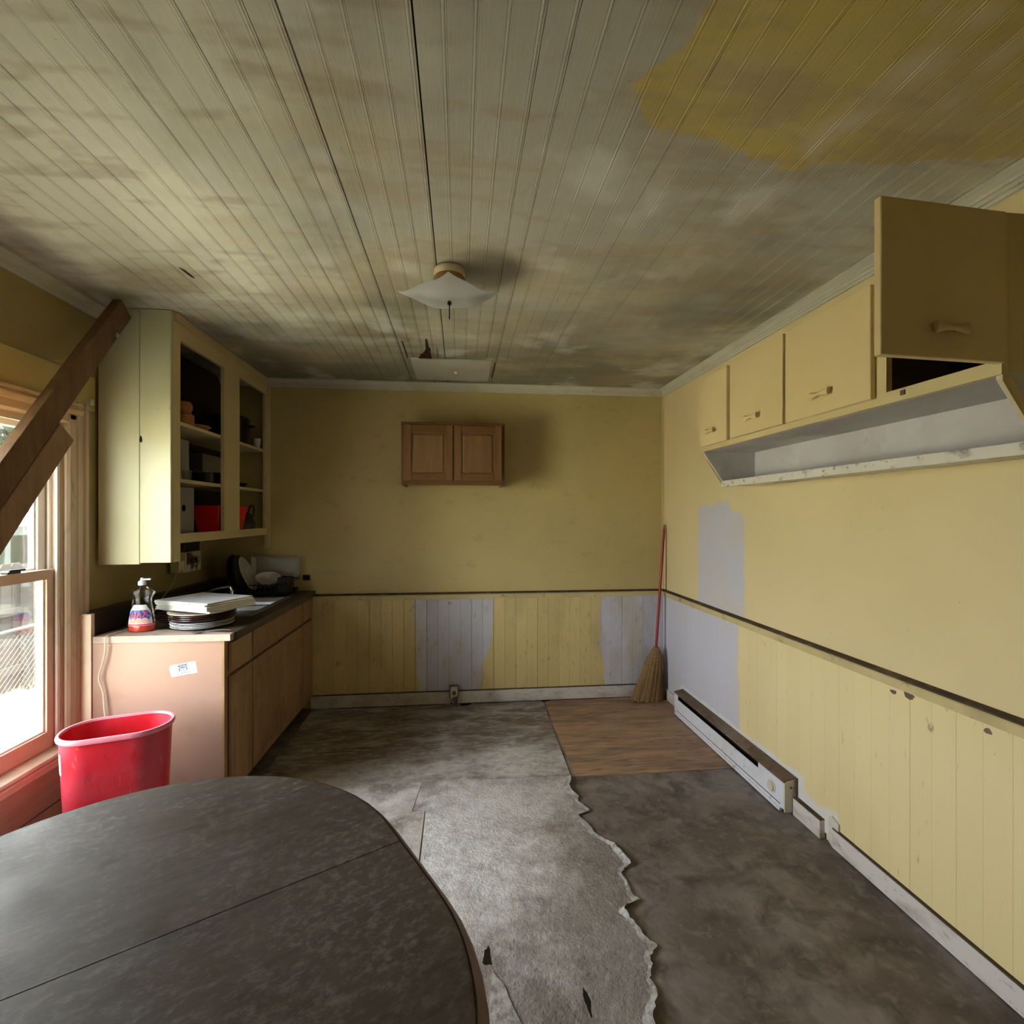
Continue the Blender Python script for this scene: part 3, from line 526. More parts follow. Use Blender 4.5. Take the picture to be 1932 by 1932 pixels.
solo('drinking_glass', mk(lambda bm: lathe(bm, [(.018, 0), (.026, .055), (.0245, .055), (.0165, .004), (.001, .004)], 18)), 'clear', 'small clear glass on the middle shelf beside the dark jar', 'glass', (-1.47, 2.85, S2), smooth=True, local=True)
solo('saucepan', mk(lambda bm: (lathe(bm, [(.06, 0), (.075, .01), (.078, .07), (.073, .07), (.068, .012), (.001, .01)], 24), tube(bm, [(0, -.07, .06), (0, -.11, .07), (0, -.17, .075)], [.008, .007, .009], 8))), 'pot', 'black saucepan on the middle shelf behind the wide stile', 'pan', (-1.53, 3.19, S2), smooth=True, local=True)
solo('frying_pan', mk(lambda bm: lathe(bm, [(.085, 0), (.1, .03), (.097, .03), (.08, .005), (.001, .005)], 26)), 'pot', 'flat black pan on the middle shelf near the back wall', 'pan', (-1.54, 3.53, S2), smooth=True, local=True)
solo('storage_box', mk(lambda bm: box(bm, -.045, .045, -.2, .2, 0, .21)), 'grey_box', 'long greyish box at the rear of the middle shelf by the back wall', 'box', (-1.685, 3.56, S2), local=True, bevel=.002)
cb = thing('carton', 'large grey carton with a round finger hole on the lowest shelf of the open cabinet', 'box', (-1.53, 2.765, S0))
part('carton_body', mk(lambda bm: box(bm, -.12, .08, -.12, .12, 0, .262)), 'grey_box', cb, local=True, bevel=.002)
part('finger_hole', mk(lambda bm: tube(bm, [(.0802, .015, .15), (.0812, .015, .15)], .018, 14)), 'dark_void', cb, local=True)
rt = thing('plastic_tub', 'bright red plastic tub on the lowest shelf of the open cabinet', 'tub', (-1.50, 3.31, S0+.001))
part('tub_body', mk(lambda bm: loft(bm, [[(a*sx, b*sy, z) for sx, sy in ((-1, -1), (1, -1), (1, 1), (-1, 1))] for a, b, z in ((.055, .17, 0), (.075, .20, .16), (.078, .205, .17), (.072, .197, .17), (.05, .165, .006))])), 'red_plastic', rt, local=True, bevel=.004)
solo('kettle', mk(lambda bm: (lathe(bm, [(.06, 0), (.075, .01), (.08, .06), (.05, .12), (.03, .13), (.012, .135), (.015, .15), (.001, .155)], 24), tube(bm, smooth_path([(.05, -.05, .10), (.06, -.03, .17), (.06, .03, .17), (.05, .05, .10)]), .006, 8))), 'pot', 'black kettle on the lowest shelf beside the red tub', 'kettle', (-1.505, 3.63, S0), smooth=True, local=True)

# ================================================================== BASE CABINET, COUNTER, SINK
BX, BY0, BY1 = -1.10, 2.455, YB-.012
bc = thing('base_cabinet', 'brown wooden sink base cabinet with a salmon end panel', 'cabinet', (-1.38, BY0, 0))
part('end_panel', mk(lambda bm: box(bm, -1.672, BX-.012, BY0, BY0+.016, 0, .848)), 'end_panel', bc, label='salmon coloured bare end panel')
part('edge_strip', mk(lambda bm: box(bm, BX-.0115, BX, BY0-.002, BY0+.02, .09, .848)), 'base_oak', bc)
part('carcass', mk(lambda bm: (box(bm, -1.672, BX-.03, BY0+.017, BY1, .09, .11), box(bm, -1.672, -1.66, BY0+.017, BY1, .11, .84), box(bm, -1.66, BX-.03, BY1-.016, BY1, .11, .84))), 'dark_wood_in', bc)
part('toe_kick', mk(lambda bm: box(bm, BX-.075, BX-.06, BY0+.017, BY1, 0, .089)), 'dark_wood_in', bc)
ys = [BY0+.021, 2.734, 3.558, BY1]
def ff(bm):
    for y0, y1 in ((ys[0], ys[0]+.012), (2.722, 2.748), (3.546, 3.574), (BY1-.02, BY1)): box(bm, BX-.02, BX, y0, y1, .09, .848)
    for y0, y1 in ((ys[0]+.012, 2.722), (2.748, 3.546), (3.574, BY1-.02)):
        for z0, z1 in ((.09, .115), (.668, .692), (.826, .848)): box(bm, BX-.02, BX-.001, y0, y1, z0, z1)
part('face_frame', mk(ff), 'base_oak', bc)
def panel_door(parent, name, y0, y1, z0, z1, x, raised=True):
    d = part(name, mk(lambda bm: box(bm, x+.001, x+.017, y0, y1, z0, z1)), 'base_oak', parent, bevel=.002)
    if raised:
        s = .045
        part('raised_panel', mk(lambda bm: loft(bm, [[(x+.0172, y0+s, z0+s), (x+.0172, y1-s, z0+s), (x+.0172, y1-s, z1-s), (x+.0172, y0+s, z1-s)], [(x+.022, y0+s+.014, z0+s+.014), (x+.022, y1-s-.014, z0+s+.014), (x+.022, y1-s-.014, z1-s-.014), (x+.022, y0+s+.014, z1-s-.014)]])), 'base_oak', d)
    return d
for y0, y1 in ((ys[0]+.014, 2.724), (3.572, BY1-.015)):
    panel_door(bc, 'drawer_front', y0, y1, .690, .830, BX, False); panel_door(bc, 'door', y0, y1, .105, .672, BX)
panel_door(bc, 'false_front', 2.746, 3.548, .690, .830, BX, False)
panel_door(bc, 'door', 2.746, 3.145, .105, .672, BX); panel_door(bc, 'door', 3.149, 3.548, .105, .672, BX)
st = part('sticker', mk(lambda bm: loft(bm, [[(x, z*0+y, q) for x, y, q in ()] for _ in ()]) if False else prism(bm, [(-.058, -.024), (.058, -.030), (.060, .026), (-.050, .030), (-.058, .020)], 1, -.0006, -.0001)), 'sticker', bc, local=True, label='small pale blue sticker with a printed symbol')
st.location = (-1.282+1.38, 0, .720); st.rotation_euler = (0, rad(-12), 0)
def ink(name, segs, mat, w=.0012):
    bm = bmesh.new()
    for (x0, z0, x1, z1) in segs:
        d = Vector((x1-x0, z1-z0)); L = d.length; n = Vector((-d.y, d.x))/L*w*.5
        bm.faces.new([bm.verts.new((x0+n.x, -.0008, z0+n.y)), bm.verts.new((x1+n.x, -.0008, z1+n.y)), bm.verts.new((x1-n.x, -.0008, z1-n.y)), bm.verts.new((x0-n.x, -.0008, z0-n.y))])
    o = link(name, mesh(name, bm), mat, st); return o
ink('print_frame', [(-.026, .026, -.026, -.022), (-.026, -.022, -.022, -.027), (-.022, -.027, .022, -.027), (.022, -.027, .026, -.022), (.026, -.022, .026, .026)], 'ink_light', .0018)
ink('print_symbol', [(-.012, .022, .012, .022), (-.012, .022, -.012, .008), (-.012, .008, .012, .008), (.012, .022, .012, .008), (-.008, .017, .008, .017), (-.008, .012, .006, .012), (-.019, .026, -.017, .014), (-.019, .020, -.012, .017), (.019, .026, .017, .014), (.019, .020, .012, .017), (-.018, .012, -.016, -.006), (.018, .012, .016, -.006), (-.014, .004, -.017, -.006), (.014, .004, .017, -.006)], 'ink', .0030)
ink('print_lines', [(-.006, .002, .006, .002), (-.008, -.004, .008, -.004), (-.012, -.015, -.003, -.015), (.001, -.015, .012, -.015)], 'ink_light', .0035)
ct = thing('countertop', 'dark worn laminate countertop with a broken bare end', 'countertop', (-1.38, BY0, .85))
SX0, SX1, SY0, SY1 = -1.60, -1.150, 2.875, 3.50
part('top_slab', mk(lambda bm: (box(bm, -1.675, BX+.03, BY0+.035, SY0, .85, .88), box(bm, -1.675, SX0, SY0, SY1, .85, .88), box(bm, SX1, BX+.03, SY0, SY1, .85, .88), box(bm, -1.675, BX+.03, SY1, BY1, .85, .88))), 'counter', ct)
part('broken_end', mk(lambda bm: prism(bm, [(-1.668, BY0-.004), (BX+.002, BY0-.010), (BX+.030, BY0-.012), (BX+.036, BY0+.004), (BX+.022, BY0+.012), (BX+.030, BY0+.024), (BX-.02, BY0+.0345), (-1.30, BY0+.075), (-1.42, BY0+.12), (-1.60, BY0+.15), (-1.668, BY0+.10)], 2, .850, .8815)), 'counter_edge', ct, label='bare broken end of the countertop')
part('front_edge', mk(lambda bm: box(bm, BX+.0302, BX+.034, BY0+.05, BY1, .842, .879)), 'counter', ct)
part('backsplash', mk(lambda bm: prism(bm, [(XL, .881), (-1.682, .881), (-1.682, .972), (-1.690, .985), (XL, .988)], 1, BY0+.022, 3.80)), 'splash', ct, label='black backsplash along the window wall')
sk = thing('sink', 'stainless steel double bowl sink in the countertop', 'sink', (-1.375, 3.19, .88))
part('rim', mk(lambda bm: (box(bm, SX0-.012, SX1+.012, SY0-.012, SY0+.03, .8803, .886), box(bm, SX0-.012, SX1+.012, SY1-.03, SY1+.012, .8803, .886), box(bm, SX0-.012, SX0+.05, SY0+.03, SY1-.03, .8803, .886), box(bm, SX1-.022, SX1+.012, SY0+.03, SY1-.03, .8803, .886), box(bm, SX0+.05, SX1-.022, 3.17, 3.205, .8803, .886))), 'steel', sk, bevel=.0015)
for y0, y1 in ((SY0+.03, 3.17), (3.205, SY1-.03)):
    x0, x1 = SX0+.05, SX1-.022
    bm = bmesh.new(); loft(bm, [[(a, c, z), (b, c, z), (b, d, z), (a, d, z)] for a, b, c, d, z in ((x0, x1, y0, y1, .885), (x0+.012, x1-.012, y0+.012, y1-.012, .86), (x0+.03, x1-.03, y0+.03, y1-.03, .74), (x0+.05, x1-.05, y0+.05, y1-.05, .735))], cap=False)
    bm.faces.new([v for v in bm.verts if abs(v.co.z-.735) < 1e-5]); part('bowl', bm, 'steel', sk)
fc = thing('faucet', 'thin chrome swing faucet behind the sink', 'faucet', (-1.575, 3.19, .886))
part('base', mk(lambda bm: box(bm, -1.60, -1.55, 3.09, 3.29, .8862, .905)), 'chrome', fc, bevel=.006, seg=2)
part('spout', mk(lambda bm: tube(bm, smooth_path([(-1.575, 3.19, .90), (-1.572, 3.188, .945), (-1.52, 3.165, .972), (-1.43, 3.13, 1.002), (-1.365, 3.105, 1.012), (-1.352, 3.10, 1.0), (-1.35, 3.10, .985)]), .0065, 10)), 'chrome', fc, True)
part('aerator', mk(lambda bm: lathe(bm, [(.009, 0), (.011, .002), (.011, .022), (.008, .025)], 12, True, (-1.35, 3.10, .966))), 'chrome', fc, True)
for yy in (3.11, 3.27): part('tap_handle', mk(lambda bm: (lathe(bm, [(.012, 0), (.010, .02), (.016, .026), (.016, .036), (.006, .04)], 12, True, (-1.575, yy, .905)),)), 'chrome', fc, True)

# dishes on the counter end
def plate_bm(r, h=.02, foot=.6):
    return mk(lambda bm: lathe(bm, [(.001, .003), (r*foot-.006, .003), (r*foot-.004, 0), (r*foot, 0), (r*foot+.004, .005), (r*.9, h*.72), (r, h), (r-.001, h+.0022), (r*.9, h*.78+.002), (r*foot+.002, .0085), (r*foot-.012, .0065), (.001, .0065)], 40))
PW = mesh('plate', plate_bm(.138, .0135), True); PD = mesh('plate', plate_bm(.145, .016), True)
def plate(me, mat, x, y, z, label, group, rz=0, name='dinner_plate', cat='plate', tilt=(0, 0)):
    o = link(name, me, None); o.data = me if not len(me.materials) or me.materials[0] == M[mat] else me.copy()
    if not len(o.data.materials): o.data.materials.append(M[mat])
    else: o.data.materials[0] = M[mat]
    o.location = (x, y, z); o.rotation_euler = (tilt[0], tilt[1], rz); return tag(o, label, cat, group)
cx, cy = -1.285, 2.640; z = .8822
for k, lb in enumerate(('white plate at the very bottom of the front plate stack', 'white plate second from the bottom of the front plate stack', 'white plate third from the bottom of the front plate stack', 'topmost of the four white plates in the front plate stack')):
    plate(PW, 'plate_white', cx+R.uniform(-.003, .003), cy+R.uniform(-.003, .003), z, lb, 'plates stacked on the counter end'); z += .0072
z += .0075; PB = PD.copy()
for k, lb in enumerate(('dark brown plate directly on the white plates of the front stack', 'dark brown plate in the middle of the front stack', 'dark brown plate just under the cream plate of the front stack')):
    plate(PB, 'plate_brown', cx+.004, cy, z, lb, 'plates stacked on the counter end'); z += .0085
PR = mesh('plate', plate_bm(.104, .014), True)
PC = PD.copy(); plate(PC, 'plate_cream', cx-.008, cy+.004, z+.0005, 'cream plate on top of the front stack, under the white boards', 'plates stacked on the counter end'); ztop = z+.0185+.002
c2x, c2y = -1.480, 2.805; z = .8805
for k, lb in enumerate(('dark plate at the bottom of the rear stack behind the soap bottle', 'dark plate second from the bottom of the rear stack', 'dark plate third from the bottom of the rear stack', 'dark plate just under the white bowl of the rear stack')):
    plate(PR, 'plate_brown', c2x, c2y, z, lb, 'plates stacked behind the bottle'); z += .009
solo('bowl', mk(lambda bm: lathe(bm, [(.05, 0), (.052, .004), (.085, .020), (.104, .036), (.100, .037), (.082, .024), (.05, .008), (.001, .008)], 36)), 'plate_white', 'wide white bowl on top of the rear plate stack', 'bowl', (c2x, c2y, z+.010), smooth=True, local=True)
# rectangular white boards lying on the stacks
ang = math.atan2(-.162, .33); zb = ztop+.0012
bcx, bcy = -1.305, 2.708
for k in range(6):
    w, d, h = (.362, .275, .0075) if k < 5 else (.352, .268, .0055)
    o = solo('flat_board', mk(lambda bm: box(bm, -w/2, w/2, -d/2, d/2, 0, h)), 'board_top' if k == 5 else 'board_white', ('thin white rectangular board at the bottom of the board pile on the plates', 'thin white board second from the bottom of the board pile', 'thin white board third from the bottom of the board pile', 'thin white board fourth from the bottom of the board pile', 'thin white board just under the dusty top board', 'dusty bluish white board on top of the pile on the plates')[k], 'board', (bcx+R.uniform(-.006, .006), bcy+R.uniform(-.004, .004), zb), 'white boards piled on the plates', bevel=.0015, local=True, rot=(0, 0, ang+R.uniform(-.03, .03))); zb += h+.0008
solo('spoon', mk(lambda bm: (loft(bm, [[(-.03+a*1.0*math.cos(t), b*math.sin(t), zz) for t in [6.283*i/12 for i in range(12)]] for a, b, zz in ((.018, .010, .002), (.026, .016, .008), (.024, .014, .0085), (.015, .008, .004))]), tube(bm, [(0, 0, .008), (.06, .005, .010), (.11, .004, .005)], .003, 6))), 'steel', 'metal spoon lying beside the front plate stack', 'spoon', (-1.20, 2.475, .8825), smooth=True, local=True, rot=(0, 0, .25))

# dish rack corner
dr = thing('dish_rack', 'black dish rack on the counter by the back wall', 'dish rack', (-1.36, 3.65, .8805))
part('tray', mk(lambda bm: loft(bm, [[(a*sx, b*sy, z) for sx, sy in ((-1, -1), (1, -1), (1, 1), (-1, 1))] for a, b, z in ((.17, .11, 0), (.185, .125, .03), (.181, .121, .03), (.165, .105, .006))])), 'black', dr, local=True)
for k in range(9):
    xx = -.15+k*.0375
    part('wire', mk(lambda bm: tube(bm, smooth_path([(xx, -.115, .03), (xx, -.10, .085), (xx, -.02, .05), (xx, .06, .05), (xx, .11, .10), (xx, .118, .03)], 4), .0026, 6)), 'black', dr, True, local=True)
part('rail', mk(lambda bm: tube(bm, [(-.18, -.122, .08), (.18, -.122, .08), (.18, .122, .10), (-.18, .122, .10), (-.18, -.122, .08)], .004, 6)), 'black', dr, local=True)
part('cutlery_cup', mk(lambda bm: loft(bm, [[(.14+a*sx, -.02+b*sy, z) for sx, sy in ((-1, -1), (1, -1), (1, 1), (-1, 1))] for a, b, z in ((.032, .05, .02), (.038, .056, .125), (.034, .052, .125), (.028, .046, .024))])), 'black', dr, local=True)
PL = mesh('plate', plate_bm(.125, .016), True)
plate(PL, 'plate_dusty', -1.475, 3.60, 1.028, 'dusty white plate leaning upright at the left of the dish rack', 'dishes in the rack', tilt=(rad(-6), rad(68)))
plate(PL.copy(), 'plate_brown', -1.525, 3.60, 1.037, 'dark plate standing behind the leaning white plate', 'dishes in the rack', tilt=(rad(-4), rad(78)))
plate(PL.copy(), 'pot', -1.565, 3.60, 1.04, 'black round lid standing furthest left by the dish rack', 'dishes in the rack', tilt=(rad(-3), rad(82)), name='pan_lid', cat='lid')
solo('baking_tray', mk(lambda bm: loft(bm, [[(a*sx, b*sz, y) for sx, sz in ((-1, -1), (1, -1), (1, 1), (-1, 1))] for a, b, y in ((.15, .07, 0), (.172, .088, .03), (.167, .083, .03), (.145, .065, .004))])), 'plate_dusty', 'dusty white rectangular tray standing against the back wall above the dish rack', 'tray', (-1.335, 3.79, 1.055), local=True, bevel=.004, rot=(rad(96), rad(3), 0))
solo('mixing_bowl', mk(lambda bm: lathe(bm, [(.036, 0), (.040, .003), (.076, .044), (.080, .060), (.077, .060), (.072, .044), (.036, .006), (.001, .006)], 30)), 'plate_dusty', 'greyish bowl tipped in the dish rack', 'bowl', (-1.335, 3.62, .955), smooth=True, local=True, rot=(rad(18), rad(8), 0))
ow = thing('wall_outlet', 'double outlet on the back wall above the counter', 'outlet', (-1.17, YB, .975))
for sx in (-.036, .036): part('socket', mk(lambda bm: box(bm, -1.17+sx-.026, -1.17+sx+.026, YB-.006, YB-.0005, .955, .995)), 'black', ow, bevel=.004)

# ---- soap bottle
bo = thing('dish_soap_bottle', 'clear dish soap bottle with coral liquid and a blue label, on the counter end', 'bottle', (-1.520, 2.555, .8822), rad(8))
HB = [(0, .050), (.004, .056), (.02, .059), (.05, .057), (.09, .050), (.125, .042), (.150, .040), (.168, .046), (.180, .056), (.186, .057), (.196, .045), (.208, .024), (.216, .015), (.222, .013)]
def ell(w, d, z, n=32): return [(w*math.cos(6.2832*k/n), d*math.sin(6.2832*k/n), z) for k in range(n)]
def dep(w): return .030*min(1, w/.05)+.003
part('bottle_body', mk(lambda bm: loft(bm, [ell(w, dep(w), z) for z, w in HB])), 'clear', bo, True, local=True)
part('liquid', mk(lambda bm: loft(bm, [ell(w-.002, dep(w)-.002, z) for z, w in ((.002, .049), (.006, .0565), (.02, .0585), (.042, .0575))])), 'liquid', bo, True, local=True)
def wrap(name, poly, mat, off, parent, inner=None):
    """a print patch laid on the bottle's front"""
    bm = bmesh.new()
    def W(z):
        for (z0, w0), (z1, w1) in zip(HB, HB[1:]):
            if z0 <= z <= z1: return w0+(w1-w0)*(z-z0)/(z1-z0)
        return .05
    def P(u, z):
        w = W(z); d = dep(w); return (u*w*.97, -d*math.sqrt(max(0, 1-(u*.97)**2))-off, z)
    rows = []
    for z, u0, u1 in poly: rows.append([P(u0+(u1-u0)*k/12, z) for k in range(13)])
    loft(bm, rows, cap=False, closed=False); o = link(name, mesh(name, bm, True), mat, parent); return o, P
zs = [.030+k*.009 for k in range(12)]
lb, PF = wrap('label', [(z, -.90, .90) if z < .10 else (z, -.9+(z-.10)*9, .9-(z-.10)*9) for z in zs], 'lab_white', .0006, bo)
lb['label'] = 'printed front label'
wrap('label_band', [(.058+k*.0046, -.90+.035*abs(k-5), .90-.035*abs(k-5)) for k in range(11)], 'lab_blue', .0012, lb)
wrap('label_foot', [(.032+k*.002, -.88, .88) for k in range(4)], 'lab_red', .0012, lb)
for uu in (-.45, 0.02, .45): wrap('label_bubble', [(.042+.026*(.5-.5*math.cos(3.1416*k/8)), uu-.26*math.sin(3.1416*k/8)-.001, uu+.26*math.sin(3.1416*k/8)+.001) for k in range(9)], 'lab_peach' if uu else 'lab_white', .0018, lb)
def text_mesh(s, size, bold=0):
    cu = bpy.data.curves.new('lettering', 'FONT'); cu.body = s; cu.size = size; cu.align_x = 'CENTER'; cu.align_y = 'CENTER'; cu.offset = bold; cu.resolution_u = 3
    o = bpy.data.objects.new('lettering', cu); COL.objects.link(o); bpy.context.view_layer.update()
    me = bpy.data.meshes.new_from_object(o.evaluated_get(bpy.context.evaluated_depsgraph_get())); bpy.data.objects.remove(o, do_unlink=True); return me
for off, bold, mt in ((.0022, .0012, 'lab_white'), (.0028, 0.0003, 'lab_red')):
    me = text_mesh('AJAX', .040, bold); b2 = bmesh.new(); b2.from_mesh(me); bmesh.ops.triangulate(b2, faces=b2.faces); bmesh.ops.subdivide_edges(b2, edges=[e for e in b2.edges if e.calc_length() > .012], cuts=1)
    for v in b2.verts:
        x, zz = v.co.x*.86, v.co.y*1.0+.082+v.co.x*.12; q = PF(0, zz); w = .05; v.co = Vector((x, -dep(w)*math.sqrt(max(0, 1-(x/.0505)**2))-off-.0012, zz))
    me2 = bpy.data.meshes.new('lettering'); b2.to_mesh(me2); b2.free(); link('lettering', me2, mt, lb)
part('cap', mk(lambda bm: (lathe(bm, [(.014, .219), (.017, .221), (.017, .234), (.014, .240), (.008, .243), (.007, .254), (.001, .256)], 20), box(bm, .004, .036, -.006, .006, .244, .251))), 'cap_white', bo, True, local=True)

# ---- outlet box, plug and cord
ob = thing('junction_box', 'cream surface outlet box with rust stains on the wall above the counter', 'outlet box', (XL, 3.29, 1.15))
part('box_body', mk(lambda bm: box(bm, XL+.0005, -1.655, 3.20, 3.37, 1.088, 1.212)), 'cream_plastic', ob, bevel=.004)
part('face_plate', mk(lambda bm: box(bm, -1.6548, -1.650, 3.205, 3.365, 1.092, 1.208)), 'rusty_plate', ob, bevel=.002)
part('dark_bracket', mk(lambda bm: box(bm, XL+.0005, -1.67, 3.21, 3.39, 1.2125, 1.294)), 'black', ob, bevel=.003)
part('socket', mk(lambda bm: (box(bm, -1.6499, -1.648, 3.24, 3.27, 1.14, 1.17), box(bm, -1.6499, -1.648, 3.29, 3.32, 1.14, 1.17))), 'black', ob)
cd = thing('power_cord', 'ivory power cord running from the wall outlet down over the counter end', 'cord', (-1.62, 2.45, .5))
part('plug', mk(lambda bm: box(bm, -1.72, -1.665, 3.150, 3.1995, 1.09, 1.165)), 'cream_plastic', cd, bevel=.004)
path = smooth_path([(-1.695, 3.17, 1.089), (-1.68, 3.10, 1.03), (-1.66, 2.98, .985), (-1.625, 2.86, .945), (-1.60, 2.72, .905), (-1.60, 2.60, .890), (-1.605, 2.50, .888), (-1.607, 2.445, .884), (-1.608, 2.436, .865), (-1.612, 2.438, .80), (-1.635, 2.436, .70), (-1.620, 2.440, .63), (-1.612, 2.437, .55), (-1.60, 2.436, .45), (-1.606, 2.438, .30), (-1.60, 2.43, .10), (-1.60, 2.40, .012), (-1.62, 2.30, .010)], 6)
part('cable', mk(lambda bm: (tube(bm, path, .0021, 8), tube(bm, [p+Vector((.0030, .0008, 0)) for p in path], .0019, 8))), 'cord', cd, True)

# ================================================================== OAK CABINET ON THE BACK WALL
oc = thing('wood_wall_cabinet', 'small honey oak wall cabinet with two closed doors in the middle of the back wall', 'cabinet', (-.046, YB, 1.65))
CX0, CX1, CZ0, CZ1, CY = -.408, .316, 1.650, 2.092, 3.52
part('carcass', mk(lambda bm: (box(bm, CX0, CX0+.014, CY+.02, YB-.001, CZ0, CZ1), box(bm, CX1-.014, CX1, CY+.02, YB-.001, CZ0, CZ1), box(bm, CX0+.014, CX1-.014, CY+.02, YB-.001, CZ1-.03, CZ1-.016), box(bm, CX0+.014, CX1-.014, CY+.02, YB-.001, CZ0+.018, CZ0+.032))), 'oak_pan', oc)
part('face_frame', mk(lambda bm: (box(bm, CX0, CX0+.03, CY, CY+.02, CZ0, CZ1), box(bm, CX1-.03, CX1, CY, CY+.02, CZ0, CZ1), box(bm, CX0+.03, CX1-.03, CY, CY+.02, CZ0, CZ0+.03), box(bm, CX0+.03, CX1-.03, CY, CY+.02, CZ1-.03, CZ1), box(bm, -.06, -.03, CY, CY+.02, CZ0+.03, CZ1-.03))), 'oak_h', oc, bevel=.001)
for x0, x1 in ((CX0+.018, -.050), (-.042, CX1-.022)):
    z0, z1 = CZ0+.030, CZ1-.022; s = .052; f0, f1 = CY-.019, CY-.0005
    d = part('door', mk(lambda bm: loft(bm, [[(a, y, c), (b, y, c), (b, y, e), (a, y, e)] for a, b, c, e, y in ((x0+s, x1-s, z0+s, z1-s, f1), (x0+s, x1-s, z0+s, z1-s, f0+.012), (x0+s+.008, x1-s-.008, z0+s+.008, z1-s-.008, f0+.012), (x0+s+.020, x1-s-.020, z0+s+.020, z1-s-.020, f0+.004))])), 'oak_pan', oc)
    for a, b in ((x0, x0+s), (x1-s, x1)): part('door_stile', mk(lambda bm: box(bm, a, b, f0, f1, z0, z1)), 'oak_v', d, bevel=.002)
    for a, b in ((z0, z0+s), (z1-s, z1)): part('door_rail', mk(lambda bm: box(bm, x0+s, x1-s, f0, f1, a, b)), 'oak_h', d, bevel=.002)

# ================================================================== RIGHT WALL CABINET
RX, RY0, RY1, RZ0, RZ1 = 1.319, 1.082, 2.590, 1.790, 2.180
rc = thing('yellow_wall_cabinet', 'long yellow cabinet on the right wall with one open door', 'cabinet', (XR, 1.83, 1.6))
t_ = .018
part('carcass', mk(lambda bm: (box(bm, RX+.02, XR-.001, RY0, RY0+t_, RZ0, RZ1), box(bm, RX+.02, XR-.001, RY1-t_, RY1, RZ0, RZ1), box(bm, RX+.02, XR-.001, RY0+t_, RY1-t_, RZ1-t_, RZ1), box(bm, RX+.02, XR-.001, RY0+t_, RY1-t_, RZ0, RZ0+t_))), 'cab_yellow', rc)
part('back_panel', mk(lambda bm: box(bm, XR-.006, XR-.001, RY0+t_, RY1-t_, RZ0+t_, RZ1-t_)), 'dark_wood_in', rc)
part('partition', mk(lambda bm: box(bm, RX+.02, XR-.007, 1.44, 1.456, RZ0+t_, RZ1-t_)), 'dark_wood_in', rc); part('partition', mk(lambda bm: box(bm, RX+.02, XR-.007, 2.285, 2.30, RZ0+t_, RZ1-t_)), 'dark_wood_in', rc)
yd = [RY1, 2.297, 1.874, 1.436, RY0]
part('face_frame', mk(lambda bm: (box(bm, RX, RX+.0195, RY0, RY1, RZ0-.006, RZ0+.030), box(bm, RX, RX+.0195, RY0, RY1, RZ1-.025, RZ1), *[box(bm, RX, RX+.0195, y-w, y+w, RZ0+.030, RZ1-.025) for y, w in ((2.297, .022), (1.874, .02), (1.436, .024), (RY0+.012, .012), (RY1-.012, .012))])), 'cab_yellow', rc)
def pull(bm, cx, cz, L=.10):
    """bow-tie pull on the plane y=0 facing -y"""
    rings = []
    for u, h, d in ((-.5, .006, .003), (-.49, .0135, .0065), (-.42, .014, .007), (-.28, .010, .0075), (-.1, .0068, .008), (.1, .0068, .008), (.28, .010, .0075), (.42, .014, .007), (.49, .0135, .0065), (.5, .006, .003)):
        rings.append([(cx+u*L, -.016+d*math.sin(6.2832*k/12), cz+h*math.cos(6.2832*k/12)) for k in range(12)])
    loft(bm, rings); box(bm, cx-L*.28-.005, cx-L*.28+.005, -.012, -.0002, cz-.005, cz+.005); box(bm, cx+L*.28-.005, cx+L*.28+.005, -.012, -.0002, cz-.005, cz+.005)
def rdoor(y_near, y_far, name, ang, label, hx=None, h=True):
    """door hinged on its near edge, built in a local frame: u from hinge to free edge, outer face towards -v"""
    w = y_far-y_near; piv = Vector((RX-.0015, y_near, 0))
    A = Matrix.Translation(piv) @ Matrix.Rotation(rad(90+ang), 4, 'Z')     # local x -> +Y when closed, local -y -> ... +X side flipped below
    def put(bm):
        for v in bm.verts:
            u, d, z = v.co; v.co = A @ Vector((u, -d, z))   # outer face to -X when closed
    def slab(bm):
        box(bm, .002, w-.002, -.019, 0, RZ0+.018, RZ1-.006)
    bm = mk(slab); put(bm); d = part(name, bm, 'door_yellow', rc, bevel=.002, label=label)
    hb = bmesh.new(); pull(hb, hx if hx else w*.5, RZ0+.085, .095 if w > .3 else .08)
    for v in hb.verts: v.co.y = v.co.y-.019
    put(hb); part('handle', hb, 'door_yellow', d, True, label='bow-tie pull painted yellow')
    return d
def flip(ang): return ang
rdoor(2.305, 2.583, 'door', 0, 'narrow closed door at the far end'); rdoor(1.880, 2.279, 'door', 0, 'closed door second from the far end'); rdoor(1.448, 1.868, 'door', 0, 'wide closed door third from the far end')
rdoor(1.088, 1.448, 'door', 94, 'door standing open towards the room')
part('underside', mk(lambda bm: box(bm, RX+.0205, XR-.001, RY0+.001, RY1-.001, RZ0-.0062, RZ0-.0005)), 'nook_white', rc)
LX = 1.441; LZ = 1.600
part('nook_back', mk(lambda bm: box(bm, XR-.006, XR-.001, RY0+.016, RY1-.016, LZ+.014, RZ0-.001)), 'nook_white', rc, label='grey white back of the open ledge')
for y0, y1, lab in ((RY0, RY0+.016, None), (RY1-.016, RY1, None)): part('slanted_end', mk(lambda bm: prism(bm, [(RX+.004, RZ0-.007), (XR-.001, RZ0-.007), (XR-.001, LZ), (LX, LZ), (LX-.004, LZ+.012), (RX+.004, RZ0-.016)], 1, y0, y1)), 'nook_white', rc)
part('ledge', mk(lambda bm: box(bm, LX-.004, XR-.001, RY0+.0165, RY1-.0165, LZ, LZ+.013)), 'ledge', rc, bevel=.002, label='chipped white ledge')
